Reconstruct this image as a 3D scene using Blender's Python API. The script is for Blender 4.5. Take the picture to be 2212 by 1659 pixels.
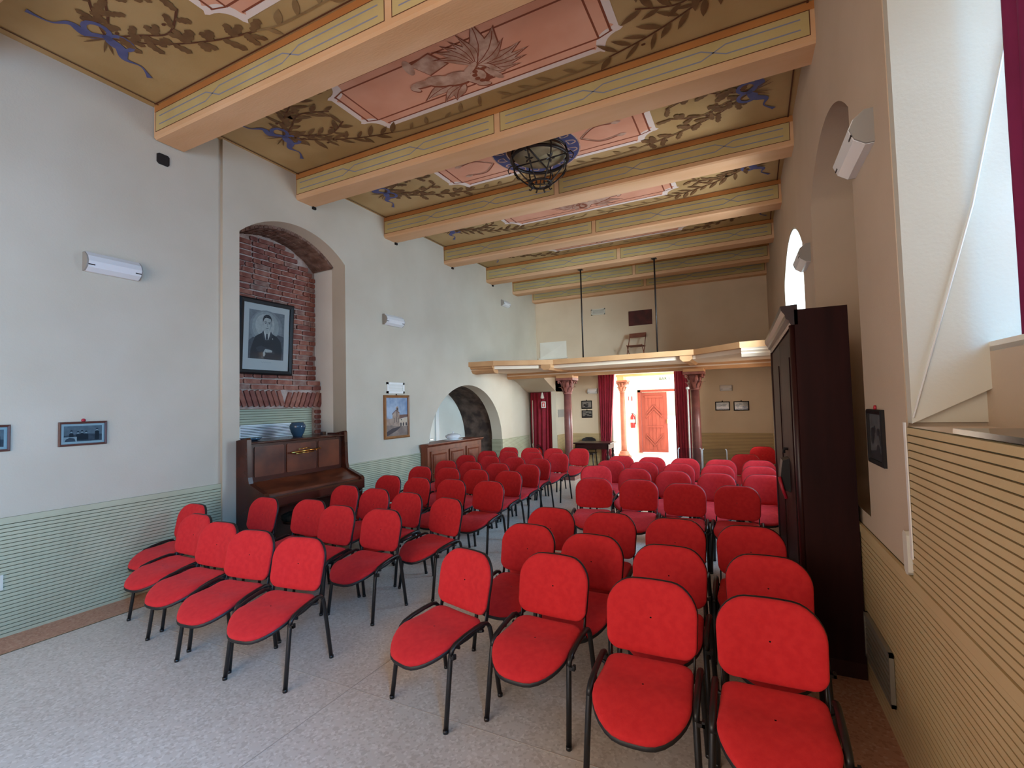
import bpy, math, random
from mathutils import Vector, Matrix
PI = math.pi
rnd = random.Random(7)
scene = bpy.context.scene
for o in list(bpy.data.objects):
    bpy.data.objects.remove(o)
COL = scene.collection

# ------------------------------------------------------------------ camera
H = 1.76
YAW, PITCH, ROLL, FPX = 0.4628, 0.0429, -0.0250, 1043.59
def cam_axes():
    cy, sy = math.cos(YAW), math.sin(YAW); cp, sp = math.cos(PITCH), math.sin(PITCH); cr, sr = math.cos(ROLL), math.sin(ROLL)
    Rz = Matrix(((cy, sy, 0), (-sy, cy, 0), (0, 0, 1)))
    Rx = Matrix(((1, 0, 0), (0, cp, sp), (0, -sp, cp)))
    B = Matrix(((1, 0, 0), (0, 0, -1), (0, 1, 0)))
    Rr = Matrix(((cr, -sr, 0), (sr, cr, 0), (0, 0, 1)))
    return Rr @ B @ Rx @ Rz
R = cam_axes()
cam_d = bpy.data.cameras.new('camera'); cam = bpy.data.objects.new('camera', cam_d); COL.objects.link(cam)
X_, Y_, Z_ = Vector(R[0]), -Vector(R[1]), -Vector(R[2])
cam.matrix_world = Matrix(((X_.x, Y_.x, Z_.x, 0), (X_.y, Y_.y, Z_.y, 0), (X_.z, Y_.z, Z_.z, H), (0, 0, 0, 1)))
cam_d.sensor_fit = 'HORIZONTAL'; cam_d.sensor_width = 36.0; cam_d.lens = FPX / 2212 * 36
cam_d.clip_start = 0.05; cam_d.clip_end = 200
scene.camera = cam

# ------------------------------------------------------------------ world, lights, exposure
w = bpy.data.worlds.new('world'); scene.world = w; w.use_nodes = True
nt = w.node_tree; nt.nodes.clear()
wo = nt.nodes.new('ShaderNodeOutputWorld'); bg = nt.nodes.new('ShaderNodeBackground'); sk = nt.nodes.new('ShaderNodeTexSky')
sk.sky_type = 'NISHITA'; sk.sun_disc = False; sk.sun_elevation = math.radians(48); sk.sun_rotation = math.radians(20)
sk.air_density = 1.0; sk.dust_density = 2.0
bg.inputs[1].default_value = 0.55
nt.links.new(sk.outputs[0], bg.inputs[0]); nt.links.new(bg.outputs[0], wo.inputs[0])

def area(name, loc, rot, sx, sy, power, color, spread=180):
    d = bpy.data.lights.new(name, 'AREA'); d.shape = 'RECTANGLE'; d.size = sx; d.size_y = sy
    d.energy = power; d.color = color; d.spread = math.radians(spread)
    o = bpy.data.objects.new(name, d); o.location = loc; o.rotation_euler = rot; COL.objects.link(o); return o
SKYC = (0.80, 0.90, 1.0)
# windows of the right wall: blue skylight falling in from above, warmer light thrown up from the sunlit yard
area('skylight_window_near', (2.7, 2.35, 3.9), (0, math.radians(65), math.radians(6)), 2.0, 1.6, 80, (0.45, 0.7, 1.0), 100)
area('yardlight_window_near', (2.0, 1.75, 1.6), (0, math.radians(128), 0), 1.2, 1.6, 14, (1.0, 0.9, 0.8), 110)
area('skylight_window_far', (2.1, 7.0, 3.3), (0, math.radians(71), 0), 2.0, 2.2, 225, (0.3, 0.66, 1.0), 135)
area('yardlight_window_far', (1.8, 7.1, 1.2), (0, math.radians(128), 0), 1.2, 2.2, 112, (0.92, 0.96, 1.0), 130)
# blue lamp at an added, unseen window beside the photographer, and light slanting on from the far window to the gallery
area('added_skylight_rear', (2.0, -0.75, 3.4), (0, math.radians(66), math.radians(-14)), 2.0, 1.8, 400, (0.03, 0.46, 1.0), 130)
area('skylight_window_slant', (2.3, 5.9, 3.3), (0, math.radians(88), math.radians(-42)), 1.6, 1.4, 135, (0.7, 0.86, 0.92), 62)
area('added_fill_below_gallery', (1.75, 9.75, 1.75), (0, math.radians(88), math.radians(-38)), 1.0, 1.3, 90, (1.0, 0.92, 0.8), 130)  # added lamp at an added opening, lifts the wall under the gallery
# added fill lamps behind the photographer, before the windowless rear wall
area('rear_fill', (-2.6, -2.7, 2.6), (math.radians(94), 0, 0), 4.2, 3.0, 146, (0.94, 0.78, 0.64))
area('rear_fill_up', (-2.4, -2.7, 1.0), (math.radians(135), 0, 0), 4.2, 1.6, 62, (1.0, 0.82, 0.8))
# sun at the open street door, and an added fill lamp inside the vestibule
sun_d = bpy.data.lights.new('sun', 'SUN'); sun_d.energy = 9.0; sun_d.angle = math.radians(0.6); sun_d.color = (1.0, 0.95, 0.88)
sun = bpy.data.objects.new('sun', sun_d); COL.objects.link(sun)
sun.rotation_euler = Vector((-0.30, -1.0, -0.95)).to_track_quat('-Z', 'Y').to_euler()
area('vestibule_fill', (-0.75, 14.9, 1.9), (0, math.radians(80), 0), 1.8, 2.6, 420, (1.0, 0.97, 0.93))

scene.view_settings.view_transform = 'Standard'; scene.view_settings.look = 'None'
scene.view_settings.exposure = 0.0; scene.view_settings.gamma = 1.0; scene.view_settings.use_curve_mapping = False
scene.cycles.use_denoising = True
scene.cycles.max_bounces = 8; scene.cycles.diffuse_bounces = 5; scene.cycles.glossy_bounces = 3
scene.cycles.transmission_bounces = 6; scene.cycles.transparent_max_bounces = 8
scene.cycles.sample_clamp_indirect = 6.0; scene.cycles.caustics_reflective = False; scene.cycles.caustics_refractive = False

# ------------------------------------------------------------------ helpers
def srgb(r, g, b):
    f = lambda c: (c / 255 / 12.92) if c <= 10.3 else ((c / 255 + 0.055) / 1.055) ** 2.4
    return (f(r), f(g), f(b), 1)
def mat(name, c, rough=0.6, c2=None, scale=4.0, bump=0.0, bscale=None, spec=0.5, metal=0.0, detail=4.0, lo=0.35, hi=0.65, sheen=0.0, stretch=None):
    m = bpy.data.materials.new(name); m.use_nodes = True; n = m.node_tree; b = n.nodes['Principled BSDF']
    b.inputs['Roughness'].default_value = rough; b.inputs['Specular IOR Level'].default_value = spec; b.inputs['Metallic'].default_value = metal
    if sheen: b.inputs['Sheen Weight'].default_value = sheen
    b.inputs['Base Color'].default_value = c
    if c2 is not None or bump:
        tc = n.nodes.new('ShaderNodeTexCoord'); mp = n.nodes.new('ShaderNodeMapping'); n.links.new(tc.outputs['Object'], mp.inputs[0])
        if stretch: mp.inputs['Scale'].default_value = stretch
    if c2 is not None:
        nz = n.nodes.new('ShaderNodeTexNoise'); nz.inputs['Scale'].default_value = scale; nz.inputs['Detail'].default_value = detail
        n.links.new(mp.outputs[0], nz.inputs['Vector'])
        r = n.nodes.new('ShaderNodeValToRGB'); r.color_ramp.elements[0].position = lo; r.color_ramp.elements[1].position = hi
        r.color_ramp.elements[0].color = c; r.color_ramp.elements[1].color = c2
        n.links.new(nz.outputs[0], r.inputs[0]); n.links.new(r.outputs[0], b.inputs['Base Color'])
    if bump:
        nb = n.nodes.new('ShaderNodeTexNoise'); nb.inputs['Scale'].default_value = bscale or scale * 8; nb.inputs['Detail'].default_value = 5
        n.links.new(mp.outputs[0], nb.inputs['Vector'])
        bp = n.nodes.new('ShaderNodeBump'); bp.inputs['Strength'].default_value = bump; bp.inputs['Distance'].default_value = 0.01
        n.links.new(nb.outputs[0], bp.inputs['Height']); n.links.new(bp.outputs[0], b.inputs['Normal'])
    return m

class MB:
    def __init__(s): s.v = []; s.f = []; s.m = []; s.s = []
    def face(s, idx, mi=0, sm=False): s.f.append(tuple(idx)); s.m.append(mi); s.s.append(sm)
    def poly(s, pts, mi=0):
        b = len(s.v); s.v += [tuple(p) for p in pts]; s.face(range(b, b + len(pts)), mi)
    def box(s, x0, x1, y0, y1, z0, z1, mi=0, T=None):
        p = [(x0, y0, z0), (x1, y0, z0), (x1, y1, z0), (x0, y1, z0), (x0, y0, z1), (x1, y0, z1), (x1, y1, z1), (x0, y1, z1)]
        if T: p = [T(*q) for q in p]
        b = len(s.v); s.v += [tuple(q) for q in p]
        for q in ((0, 3, 2, 1), (4, 5, 6, 7), (0, 1, 5, 4), (1, 2, 6, 5), (2, 3, 7, 6), (3, 0, 4, 7)): s.face([b + i for i in q], mi)
    def prism(s, pts, w0, w1, T, mi=0, sm=False):
        """closed 2D outline (u,v) extruded from w0 to w1, placed by T(u,v,w)"""
        n = len(pts); b = len(s.v)
        s.v += [tuple(T(u, v, w0)) for u, v in pts] + [tuple(T(u, v, w1)) for u, v in pts]
        s.face([b + i for i in range(n)][::-1], mi); s.face([b + n + i for i in range(n)], mi)
        for i in range(n):
            j = (i + 1) % n; s.face((b + i, b + j, b + n + j, b + n + i), mi, sm)
    def tube(s, pts, r, seg=8, mi=0, cap=True, ry=None):
        pts = [Vector(p) for p in pts]; n = len(pts); rr = r if isinstance(r, (list, tuple)) else [r] * n
        b = len(s.v); up = None
        for i, p in enumerate(pts):
            t = (pts[min(i + 1, n - 1)] - pts[max(i - 1, 0)]).normalized()
            if up is None:
                a = Vector((0, 0, 1)) if abs(t.z) < 0.9 else Vector((1, 0, 0)); up = (a - t * a.dot(t)).normalized()
            else: up = (up - t * up.dot(t)).normalized()
            sd = t.cross(up)
            for k in range(seg):
                an = 2 * PI * k / seg
                s.v.append(tuple(p + up * (math.cos(an) * rr[i]) + sd * (math.sin(an) * (ry or rr[i]))))
        for i in range(n - 1):
            for k in range(seg):
                k2 = (k + 1) % seg
                s.face((b + i * seg + k, b + i * seg + k2, b + (i + 1) * seg + k2, b + (i + 1) * seg + k), mi, True)
        if cap:
            s.face([b + k for k in range(seg)][::-1], mi); s.face([b + (n - 1) * seg + k for k in range(seg)], mi)
    def lathe(s, prof, c=(0, 0, 0), seg=20, mi=0, T=None, cap=True):
        b = len(s.v); n = len(prof)
        for r, z in prof:
            for k in range(seg):
                a = 2 * PI * k / seg; p = (c[0] + r * math.cos(a), c[1] + r * math.sin(a), c[2] + z)
                s.v.append(tuple(T(*p)) if T else p)
        for i in range(n - 1):
            for k in range(seg):
                k2 = (k + 1) % seg; s.face((b + i * seg + k, b + i * seg + k2, b + (i + 1) * seg + k2, b + (i + 1) * seg + k), mi, True)
        if cap:
            s.face([b + k for k in range(seg)][::-1], mi); s.face([b + (n - 1) * seg + k for k in range(seg)], mi)
    def mesh(s, name, mats):
        me = bpy.data.meshes.new(name); me.from_pydata(s.v, [], s.f)
        for m in (mats if isinstance(mats, (list, tuple)) else [mats]): me.materials.append(m)
        me.polygons.foreach_set('material_index', s.m); me.polygons.foreach_set('use_smooth', s.s); me.update(); return me
def obj(name, mb, mats, parent=None, loc=None, rot=None):
    me = mb.mesh(name, mats) if isinstance(mb, MB) else mb
    o = bpy.data.objects.new(name, me); COL.objects.link(o)
    if parent: o.parent = parent
    if loc: o.location = loc
    if rot: o.rotation_euler = rot
    return o
def empty(name, loc=(0, 0, 0), rz=0.0):
    o = bpy.data.objects.new(name, None); COL.objects.link(o); o.location = loc; o.rotation_euler = (0, 0, rz); o.empty_display_size = 0.1; return o
def tag(o, label, cat, group=None):
    o['label'] = label; o['category'] = cat
    if group: o['group'] = group
    return o
def struct(o, label=None):
    o['kind'] = 'structure'
    if label: o['label'] = label
    return o
def stuff(o): o['kind'] = 'stuff'; return o
def copy_tree(o, parent=None):
    c = o.copy(); COL.objects.link(c); c.parent = parent
    for ch in list(o.children): copy_tree(ch, c)
    return c
def filled(name, outline, holes, thick, T, mats, parent=None):
    """flat wall with openings: outline and holes in (u,v), thickness outwards, placed by T(u,v,w)"""
    cu = bpy.data.curves.new(name, 'CURVE'); cu.dimensions = '2D'; cu.fill_mode = 'BOTH'; cu.extrude = thick / 2
    for ring in [outline] + holes:
        sp = cu.splines.new('POLY'); sp.points.add(len(ring) - 1); sp.use_cyclic_u = True
        for i, (u, v) in enumerate(ring): sp.points[i].co = (u, v, 0, 1)
    tmp = bpy.data.objects.new('tmp', cu); COL.objects.link(tmp)
    me = bpy.data.meshes.new_from_object(tmp.evaluated_get(bpy.context.evaluated_depsgraph_get()))
    bpy.data.objects.remove(tmp); bpy.data.curves.remove(cu)
    for v in me.vertices: v.co = T(v.co.x, v.co.y, v.co.z + thick / 2)
    me.materials.clear()
    for m in (mats if isinstance(mats, (list, tuple)) else [mats]): me.materials.append(m)
    me.update(); me.name = name
    o = bpy.data.objects.new(name, me); COL.objects.link(o)
    import bmesh
    bm = bmesh.new(); bm.from_mesh(me); bmesh.ops.recalc_face_normals(bm, faces=bm.faces); bm.to_mesh(me); bm.free()
    if parent: o.parent = parent
    return o
def arc(u0, u1, spring, apex, n=18, power=2.0):
    """elliptic/segmental arch from (u0,spring) to (u1,spring) through apex"""
    c = (u0 + u1) / 2; hw = (u1 - u0) / 2; rise = apex - spring
    if rise < hw * 0.7:                      # circle segment
        r = (hw * hw + rise * rise) / (2 * rise); a0 = math.asin(hw / r)
        return [(c + r * math.sin(-a0 + 2 * a0 * i / n), spring + rise - r + r * math.cos(-a0 + 2 * a0 * i / n)) for i in range(n + 1)]
    return [(c - hw * math.cos(PI * i / n), spring + rise * math.sin(PI * i / n)) for i in range(n + 1)]

# ------------------------------------------------------------------ materials
M = {}
M['plaster'] = mat('plaster_ivory', srgb(206, 196, 178), 0.9, srgb(199, 188, 169), 1.3, 0.12, 60, spec=0.2)
M['plaster_right'] = mat('plaster_warm', srgb(200, 180, 158), 0.9, srgb(193, 172, 149), 1.3, 0.12, 60, spec=0.2)
M['plaster_back'] = mat('plaster_cream', srgb(224, 206, 180), 0.9, srgb(216, 197, 170), 1.3, 0.12, 60, spec=0.2)
M['plaster_reveal'] = mat('plaster_reveal', srgb(206, 202, 188), 0.9, srgb(198, 193, 178), 1.3, 0.1, 60, spec=0.2)
M['plaster_white'] = mat('plaster_white', srgb(236, 232, 220), 0.9, srgb(228, 223, 210), 1.5, 0.08, 60, spec=0.2)
M['slat'] = mat('slat_sage', srgb(186, 184, 156), 0.6, srgb(178, 176, 148), 3, 0.05, 90, spec=0.35)
M['slat_warm'] = mat('slat_cream', srgb(200, 176, 132), 0.55, srgb(194, 170, 126), 3, 0.05, 90, spec=0.4)
M['slat_gap'] = mat('slat_groove', srgb(92, 86, 62), 0.8)
M['ceil'] = mat('fresco_khaki', srgb(192, 164, 118), 0.85, srgb(176, 146, 98), 1.1, 0.1, 50, spec=0.2)
M['beam'] = mat('beam_ochre', srgb(222, 182, 144), 0.75, srgb(210, 166, 124), 1.6, 0.15, 40, spec=0.25, stretch=(0.4, 2, 2))
M['beam_band'] = mat('beam_orange', srgb(190, 126, 66), 0.8, srgb(176, 112, 56), 2)
M['beam_panel'] = mat('beam_panel', srgb(196, 176, 122), 0.8, srgb(184, 162, 108), 2)
M['pt_brown'] = mat('paint_brown', srgb(92, 52, 26), 0.85)
M['pt_leaf'] = mat('paint_leaf', srgb(122, 90, 54), 0.85, srgb(104, 72, 40), 9)
M['pt_leafpale'] = mat('paint_leaf_pale', srgb(150, 122, 82), 0.85, srgb(136, 106, 68), 9)
M['pt_blue'] = mat('paint_blue', srgb(98, 102, 148), 0.85, srgb(80, 86, 132), 8)
M['pt_blueline'] = mat('paint_blue_line', srgb(134, 138, 156), 0.85)
M['pt_coral'] = mat('paint_coral', srgb(230, 172, 144), 0.85, srgb(220, 156, 126), 1.6)
M['pt_white'] = mat('paint_white', srgb(236, 222, 214), 0.85)
M['pt_cream'] = mat('paint_cream', srgb(206, 172, 152), 0.85, srgb(168, 126, 104), 9)
M['pt_umber'] = mat('paint_umber', srgb(136, 70, 44), 0.85)
M['pt_navy'] = mat('paint_navy', srgb(70, 74, 116), 0.85)
M['red'] = mat('red_fabric', srgb(214, 46, 50), 0.85, srgb(204, 38, 44), 30, 0.25, 700, spec=0.2, sheen=0.05)
M['black'] = mat('black_metal', srgb(24, 23, 25), 0.35, spec=0.5)
M['blackplastic'] = mat('black_plastic', srgb(26, 24, 26), 0.5)
M['wood_dark'] = mat('wood_mahogany', srgb(48, 20, 19), 0.34, srgb(36, 14, 14), 2.5, spec=0.35, stretch=(4, 4, 0.5))
M['wood_dark_matt'] = mat('wood_mahogany_matt', srgb(46, 19, 18), 0.6, srgb(34, 13, 13), 2.5, spec=0.12, stretch=(4, 4, 0.5))
M['wood_piano'] = mat('wood_walnut', srgb(112, 56, 32), 0.3, srgb(66, 28, 16), 3, spec=0.5, stretch=(2, 1, 1.2))
M['wood_pianodark'] = mat('wood_walnut_dark', srgb(74, 34, 22), 0.25, srgb(54, 24, 16), 3, spec=0.5, stretch=(2, 0.6, 2))
M['wood_cab'] = mat('wood_cherry', srgb(132, 70, 44), 0.4, srgb(108, 52, 32), 3, spec=0.5, stretch=(3, 3, 0.6))
M['wood_door'] = mat('wood_red_door', srgb(128, 56, 42), 0.5, srgb(114, 46, 34), 3, stretch=(3, 3, 0.6))
M['wood_frame'] = mat('wood_frame_gold', srgb(150, 100, 52), 0.45, srgb(128, 82, 40), 6)
M['wood_chair'] = mat('wood_folding_chair', srgb(134, 74, 50), 0.5, srgb(112, 58, 38), 5)
M['brass'] = mat('brass', srgb(214, 172, 96), 0.22, metal=1.0)
M['iron'] = mat('wrought_iron', srgb(36, 28, 26), 0.45, spec=0.5, metal=0.3)
M['gallery'] = mat('gallery_ochre', srgb(206, 158, 112), 0.7, srgb(192, 142, 96), 2)
M['gallery_pale'] = mat('gallery_pale', srgb(226, 206, 184), 0.75)
M['porphyry'] = mat('column_red_stone', srgb(128, 76, 70), 0.35, srgb(106, 62, 60), 8, spec=0.5)
M['porphyry_cap'] = mat('column_capital_red', srgb(146, 84, 72), 0.55, srgb(122, 66, 58), 8)
M['curtain'] = mat('curtain_crimson', srgb(158, 22, 54), 0.8, srgb(142, 16, 46), 6, sheen=0.2)
M['curtain_dark'] = mat('curtain_dark_red', srgb(142, 16, 40), 0.85, srgb(126, 12, 34), 6, sheen=0.1)
M['white'] = mat('white_enamel', srgb(232, 232, 228), 0.4)
M['offwhite'] = mat('off_white', srgb(214, 210, 196), 0.5)
M['diffuser'] = mat('opal_diffuser', srgb(226, 226, 226), 0.3)
M['grey'] = mat('grey_plastic', srgb(150, 146, 140), 0.5)
M['darkframe'] = mat('frame_dark', srgb(26, 22, 22), 0.5, spec=0.3)
M['brownframe'] = mat('frame_brown', srgb(88, 54, 46), 0.45)
M['mount'] = mat('mount_paper', srgb(214, 204, 190), 0.7)
M['bluevase'] = mat('vase_blue_glaze', srgb(54, 82, 104), 0.12, srgb(44, 72, 94), 5, spec=0.6)
M['china'] = mat('white_china', srgb(228, 230, 232), 0.15, spec=0.6)
M['slate'] = mat('black_slate_shelf', srgb(40, 40, 46), 0.12, spec=0.6)
M['stone_dark'] = mat('rubble_stone', srgb(112, 94, 84), 0.9, srgb(66, 54, 50), 5, 1.0, 9, spec=0.2)
M['mortar'] = mat('lime_mortar', srgb(204, 180, 166), 0.95, srgb(170, 142, 128), 9, 0.8, 40, spec=0.1)
BR = [mat('brick_a', srgb(164, 108, 92), 0.9, srgb(140, 84, 70), 14, 0.6, 60, spec=0.1), mat('brick_b', srgb(150, 96, 84), 0.9, srgb(128, 76, 66), 14, 0.6, 60, spec=0.1),
      mat('brick_c', srgb(176, 122, 104), 0.9, srgb(152, 96, 80), 14, 0.6, 60, spec=0.1), mat('brick_d', srgb(166, 134, 120), 0.9, srgb(138, 98, 86), 14, 0.7, 60, spec=0.1)]
M['brick_vault'] = mat('brick_vault', srgb(146, 116, 102), 0.95, srgb(108, 80, 68), 10, 0.8, 40, spec=0.1)
M['red_ext'] = mat('extinguisher_red', srgb(206, 30, 34), 0.3)
M['green_ink'] = mat('green_lettering', srgb(30, 78, 60), 0.6)
M['pave'] = mat('outside_paving', srgb(226, 222, 214), 0.9, srgb(212, 206, 198), 2)
M['reddark'] = mat('oxblood_board', srgb(84, 28, 26), 0.6, srgb(60, 20, 20), 6)
M['fur'] = mat('stool_tapestry', srgb(74, 58, 46), 0.95, srgb(34, 28, 26), 16, 1.0, 30, spec=0.1)
M['steel'] = mat('brushed_steel', srgb(190, 190, 190), 0.35, metal=1.0)
# terrazzo
def terrazzo(name, base, chip1, chip2, rough):
    m = bpy.data.materials.new(name); m.use_nodes = True; n = m.node_tree; b = n.nodes['Principled BSDF']
    tc = n.nodes.new('ShaderNodeTexCoord')
    v1 = n.nodes.new('ShaderNodeTexVoronoi'); v1.inputs['Scale'].default_value = 70; n.links.new(tc.outputs['Object'], v1.inputs['Vector'])
    rp = n.nodes.new('ShaderNodeValToRGB'); rp.color_ramp.interpolation = 'CONSTANT'
    e = rp.color_ramp.elements; e[0].position = 0; e[0].color = base; e[1].position = 0.45; e[1].color = chip1
    x = e.new(0.68); x.color = base; x = e.new(0.85); x.color = chip2
    sp = n.nodes.new('ShaderNodeSeparateColor'); n.links.new(v1.outputs['Color'], sp.inputs[0]); n.links.new(sp.outputs[0], rp.inputs[0])
    nz = n.nodes.new('ShaderNodeTexNoise'); nz.inputs['Scale'].default_value = 1.1; nz.inputs['Detail'].default_value = 6; n.links.new(tc.outputs['Object'], nz.inputs['Vector'])
    mx = n.nodes.new('ShaderNodeMix'); mx.data_type = 'RGBA'; mx.blend_type = 'MULTIPLY'; mx.inputs[0].default_value = 0.55
    r2 = n.nodes.new('ShaderNodeValToRGB'); r2.color_ramp.elements[0].position = 0.3; r2.color_ramp.elements[1].position = 0.7
    r2.color_ramp.elements[0].color = (0.80, 0.78, 0.76, 1); r2.color_ramp.elements[1].color = (1, 1, 1, 1)
    n.links.new(nz.outputs[0], r2.inputs[0]); n.links.new(rp.outputs[0], mx.inputs[6]); n.links.new(r2.outputs[0], mx.inputs[7])
    n.links.new(mx.outputs[2], b.inputs['Base Color']); b.inputs['Roughness'].default_value = rough; b.inputs['Specular IOR Level'].default_value = 0.5
    return m
M['terrazzo'] = terrazzo('terrazzo_grey', srgb(210, 202, 194), srgb(196, 187, 178), srgb(222, 215, 208), 0.34)
M['terrazzo_red'] = terrazzo('terrazzo_rose', srgb(186, 140, 116), srgb(170, 122, 100), srgb(196, 156, 134), 0.42)
def glassy(name, tint=(0.95, 0.97, 1, 1), fac=0.12):
    m = bpy.data.materials.new(name); m.use_nodes = True; n = m.node_tree; n.nodes.remove(n.nodes['Principled BSDF'])
    t = n.nodes.new('ShaderNodeBsdfTransparent'); t.inputs[0].default_value = tint
    g = n.nodes.new('ShaderNodeBsdfGlossy'); g.inputs['Roughness'].default_value = 0.04; g.inputs[0].default_value = (1, 1, 1, 1)
    fr = n.nodes.new('ShaderNodeFresnel'); fr.inputs[0].default_value = 1.45
    mx = n.nodes.new('ShaderNodeMixShader'); n.links.new(fr.outputs[0], mx.inputs[0])
    n.links.new(t.outputs[0], mx.inputs[1]); n.links.new(g.outputs[0], mx.inputs[2]); n.links.new(mx.outputs[0], n.nodes['Material Output'].inputs[0])
    return m
M['glass'] = glassy('clear_glass'); M['acrylic'] = glassy('clear_acrylic', (0.90, 0.93, 0.97, 1))
M['acrylic_edge'] = mat('acrylic_edge', srgb(222, 228, 236), 0.15, spec=0.6)
def halftone(name, dark, light, scale, seed):
    return mat(name, dark, 0.5, light, scale, detail=3, lo=0.42, hi=0.62)

# ------------------------------------------------------------------ setting
XL, XLN, ZC, ZB = -5.42, -5.46, 4.945, 4.60       # left wall faces, ceiling, beam undersides
YB = 12.52                                        # back wall
def XR(y): return 0.67 - 0.0235 * y               # the right wall runs slightly inwards
TL = lambda u, v, w: Vector((XL - w, u, v))
TLN = lambda u, v, w: Vector((XLN - w, u, v))
TR = lambda u, v, w: Vector((XR(u) + w, u, v))
TB = lambda u, v, w: Vector((u, YB + w, v))

fl = MB(); fl.box(-7.2, 3.5, -3.4, YB + 4.6, -0.12, 0)
floor = struct(obj('floor', fl, M['terrazzo']))
b = MB(); b.box(-5.46, -5.07, -3.0, YB, 0.0005, 0.003); b.box(-5.07, -5.062, -3.0, YB, 0.0006, 0.0032, 1)
obj('border_strip', b, [M['terrazzo_red'], M['slat_gap']], floor)
b = MB(); b.prism([(0.30, -3), (0.72, -3), (XR(YB), YB), (0.30 - .0235 * YB, YB)], 0.0005, 0.003, lambda u, v, z: (u, v, z))
obj('border_strip', b, M['terrazzo_red'], floor)
M['seam'] = mat('terrazzo_seam', srgb(184, 172, 162), 0.5)
for ys in (0.2, 2.32, 4.45, 6.6, 8.75, 10.9):
    b = MB(); b.box(-5.06, 0.2, ys, ys + 0.005, 0.0004, 0.0018); obj('seam_strip', b, M['seam'], floor)
for xs in (-2.35,):
    b = MB(); b.box(xs, xs + 0.005, -3, YB, 0.0004, 0.0018); obj('seam_strip', b, M['seam'], floor)

# left wall: near stretch, stretch with the piano niche and the alcove, far stretch
NI0, NI1, NIS, NIA = 3.66, 5.33, 3.92, 4.25
AL0, AL1, ALS, ALA = 7.35, 10.26, 0.95, 2.20
wl = struct(filled('wall_left', [(-3.3, 0), (3.455, 0), (3.455, 5), (-3.3, 5)], [], 0.5, TLN, M['plaster']))
outl = [(3.455, 0), (NI0, 0)] + arc(NI0, NI1, NIS, NIA) + [(NI1, 0), (AL0, 0)] + arc(AL0, AL1, ALS, ALA, 28) + [(AL1, 0), (10.88, 0), (10.88, 5), (3.455, 5)]
filled('wall_panel', outl, [], 0.27, TL, M['plaster'], wl)
filled('wall_panel', [(10.88, 0), (13, 0), (13, 5), (10.88, 5)], [], 0.3, lambda u, v, w: Vector((XL - 0.025 - w, u, v)), M['plaster'], wl)
# niche: reveals, mortar bed, bricks
wn = MB()
wn.box(-6.40, -5.69, NI0 - 0.14, NI0 - 0.003, 0, 4.35, 1); wn.box(-6.40, -5.69, NI1 + 0.003, NI1 + 0.14, 0, 4.35, 1)
wn.box(-6.40, -6.075, NI0, NI1, 0, 4.5, 0); wn.box(-6.40, -5.69, NI0, NI1, 4.27, 4.5, 0)
wn.box(-6.075, -5.965, NI0, NI1, 1.79, 2.195, 0); wn.box(-6.075, -6.03, NI0, NI1, 0, 1.79, 2); wn.box(-6.075, -5.965, 5.22, NI1, 0, 1.79, 0)
niche = struct(obj('wall_niche', wn, [M['mortar'], M['plaster_white'], M['plaster_white']]))
def brick_mesh(L, Hh, D, k):
    r = random.Random(k); m = MB(); c = 0.006
    j = lambda a: a + r.uniform(-0.004, 0.004)
    pts = [(j(c), j(c * .3)), (j(L - c), j(c * .3)), (j(L), j(Hh * .5)), (j(L - c), j(Hh - c * .3)), (j(L * .5), j(Hh)), (j(c), j(Hh - c * .3)), (j(0), j(Hh * .5))]
    m.prism(pts, 0, D, lambda u, v, w: (w, u, v)); return m
BM = {}
for k in range(4):
    for nm, L in (('f', 0.235), ('h', 0.115), ('q', 0.17)):
        BM[nm, k] = brick_mesh(L, 0.060, 0.028, k * 7 + len(nm) + int(L * 100)).mesh('brick', BR[k])
nb = 0
arch_top = lambda y: [v for u, v in arc(NI0, NI1, NIS - .03, NIA - .03, 40) if u >= y - 0.001][0]
z = 2.215; row = 0
while z < 4.15:
    y = NI0 + 0.006 - (0.12 if row % 2 else 0) + rnd.uniform(-.02, .02)
    while y < NI1 - 0.05:
        nm = rnd.choice('fffqh'); L = {'f': 0.235, 'h': 0.115, 'q': 0.17}[nm]
        y0, y1 = max(y, NI0 + .004), min(y + L, NI1 - .004)
        hid = 4.16 < y0 and y1 < 4.76 and 2.36 < z < 3.16
        if y1 - y0 > 0.05 and z + 0.06 < arch_top((y0 + y1) / 2) - 0.02 and not hid and nb < 262:
            o = obj('brick', BM[nm, rnd.choice((0, 0, 1, 1, 2, 3))], None, niche, (-6.078 + rnd.uniform(-.004, .006), y0, z + rnd.uniform(-.004, .004)), (rnd.uniform(-.012, .012), 0, rnd.uniform(-.02, .02)))
            o.scale = (1, (y1 - y0) / L, 1); nb += 1
        y += L + 0.014
    z += 0.0755; row += 1
for rr, zz in enumerate((2.055, 2.128)):                # two courses of the ledge
    y = NI0 + 0.01 - rr * 0.1
    while y < NI1 - 0.03:
        L = 0.235; y0, y1 = max(y, NI0 + .004), min(y + L, NI1 - .002)
        if y1 - y0 > .04:
            o = obj('brick', BM['f', rnd.randrange(4)], None, niche, (-5.968, y0, zz), (rnd.uniform(-.01, .01), 0, 0)); o.scale = (1, (y1 - y0) / L, 1); nb += 1
        y += L + 0.016
sold = []
for k in range(4): sold.append(brick_mesh(0.062, 0.225, 0.03, 90 + k).mesh('brick', BR[k]))
y = NI0 + 0.03
while y < NI1 - 0.05:                                    # slanting soldier course
    tilt = 0.36 if y < 4.62 else -0.36
    o = obj('brick', sold[rnd.choice((0, 0, 2, 2, 1))], None, niche, (-5.968, y + (0.04 if tilt > 0 else -0.02), 1.815), (tilt + rnd.uniform(-.04, .04), 0, 0)); nb += 1
    y += 0.082 if abs(y - 4.6) > .05 else 0.11
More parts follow.
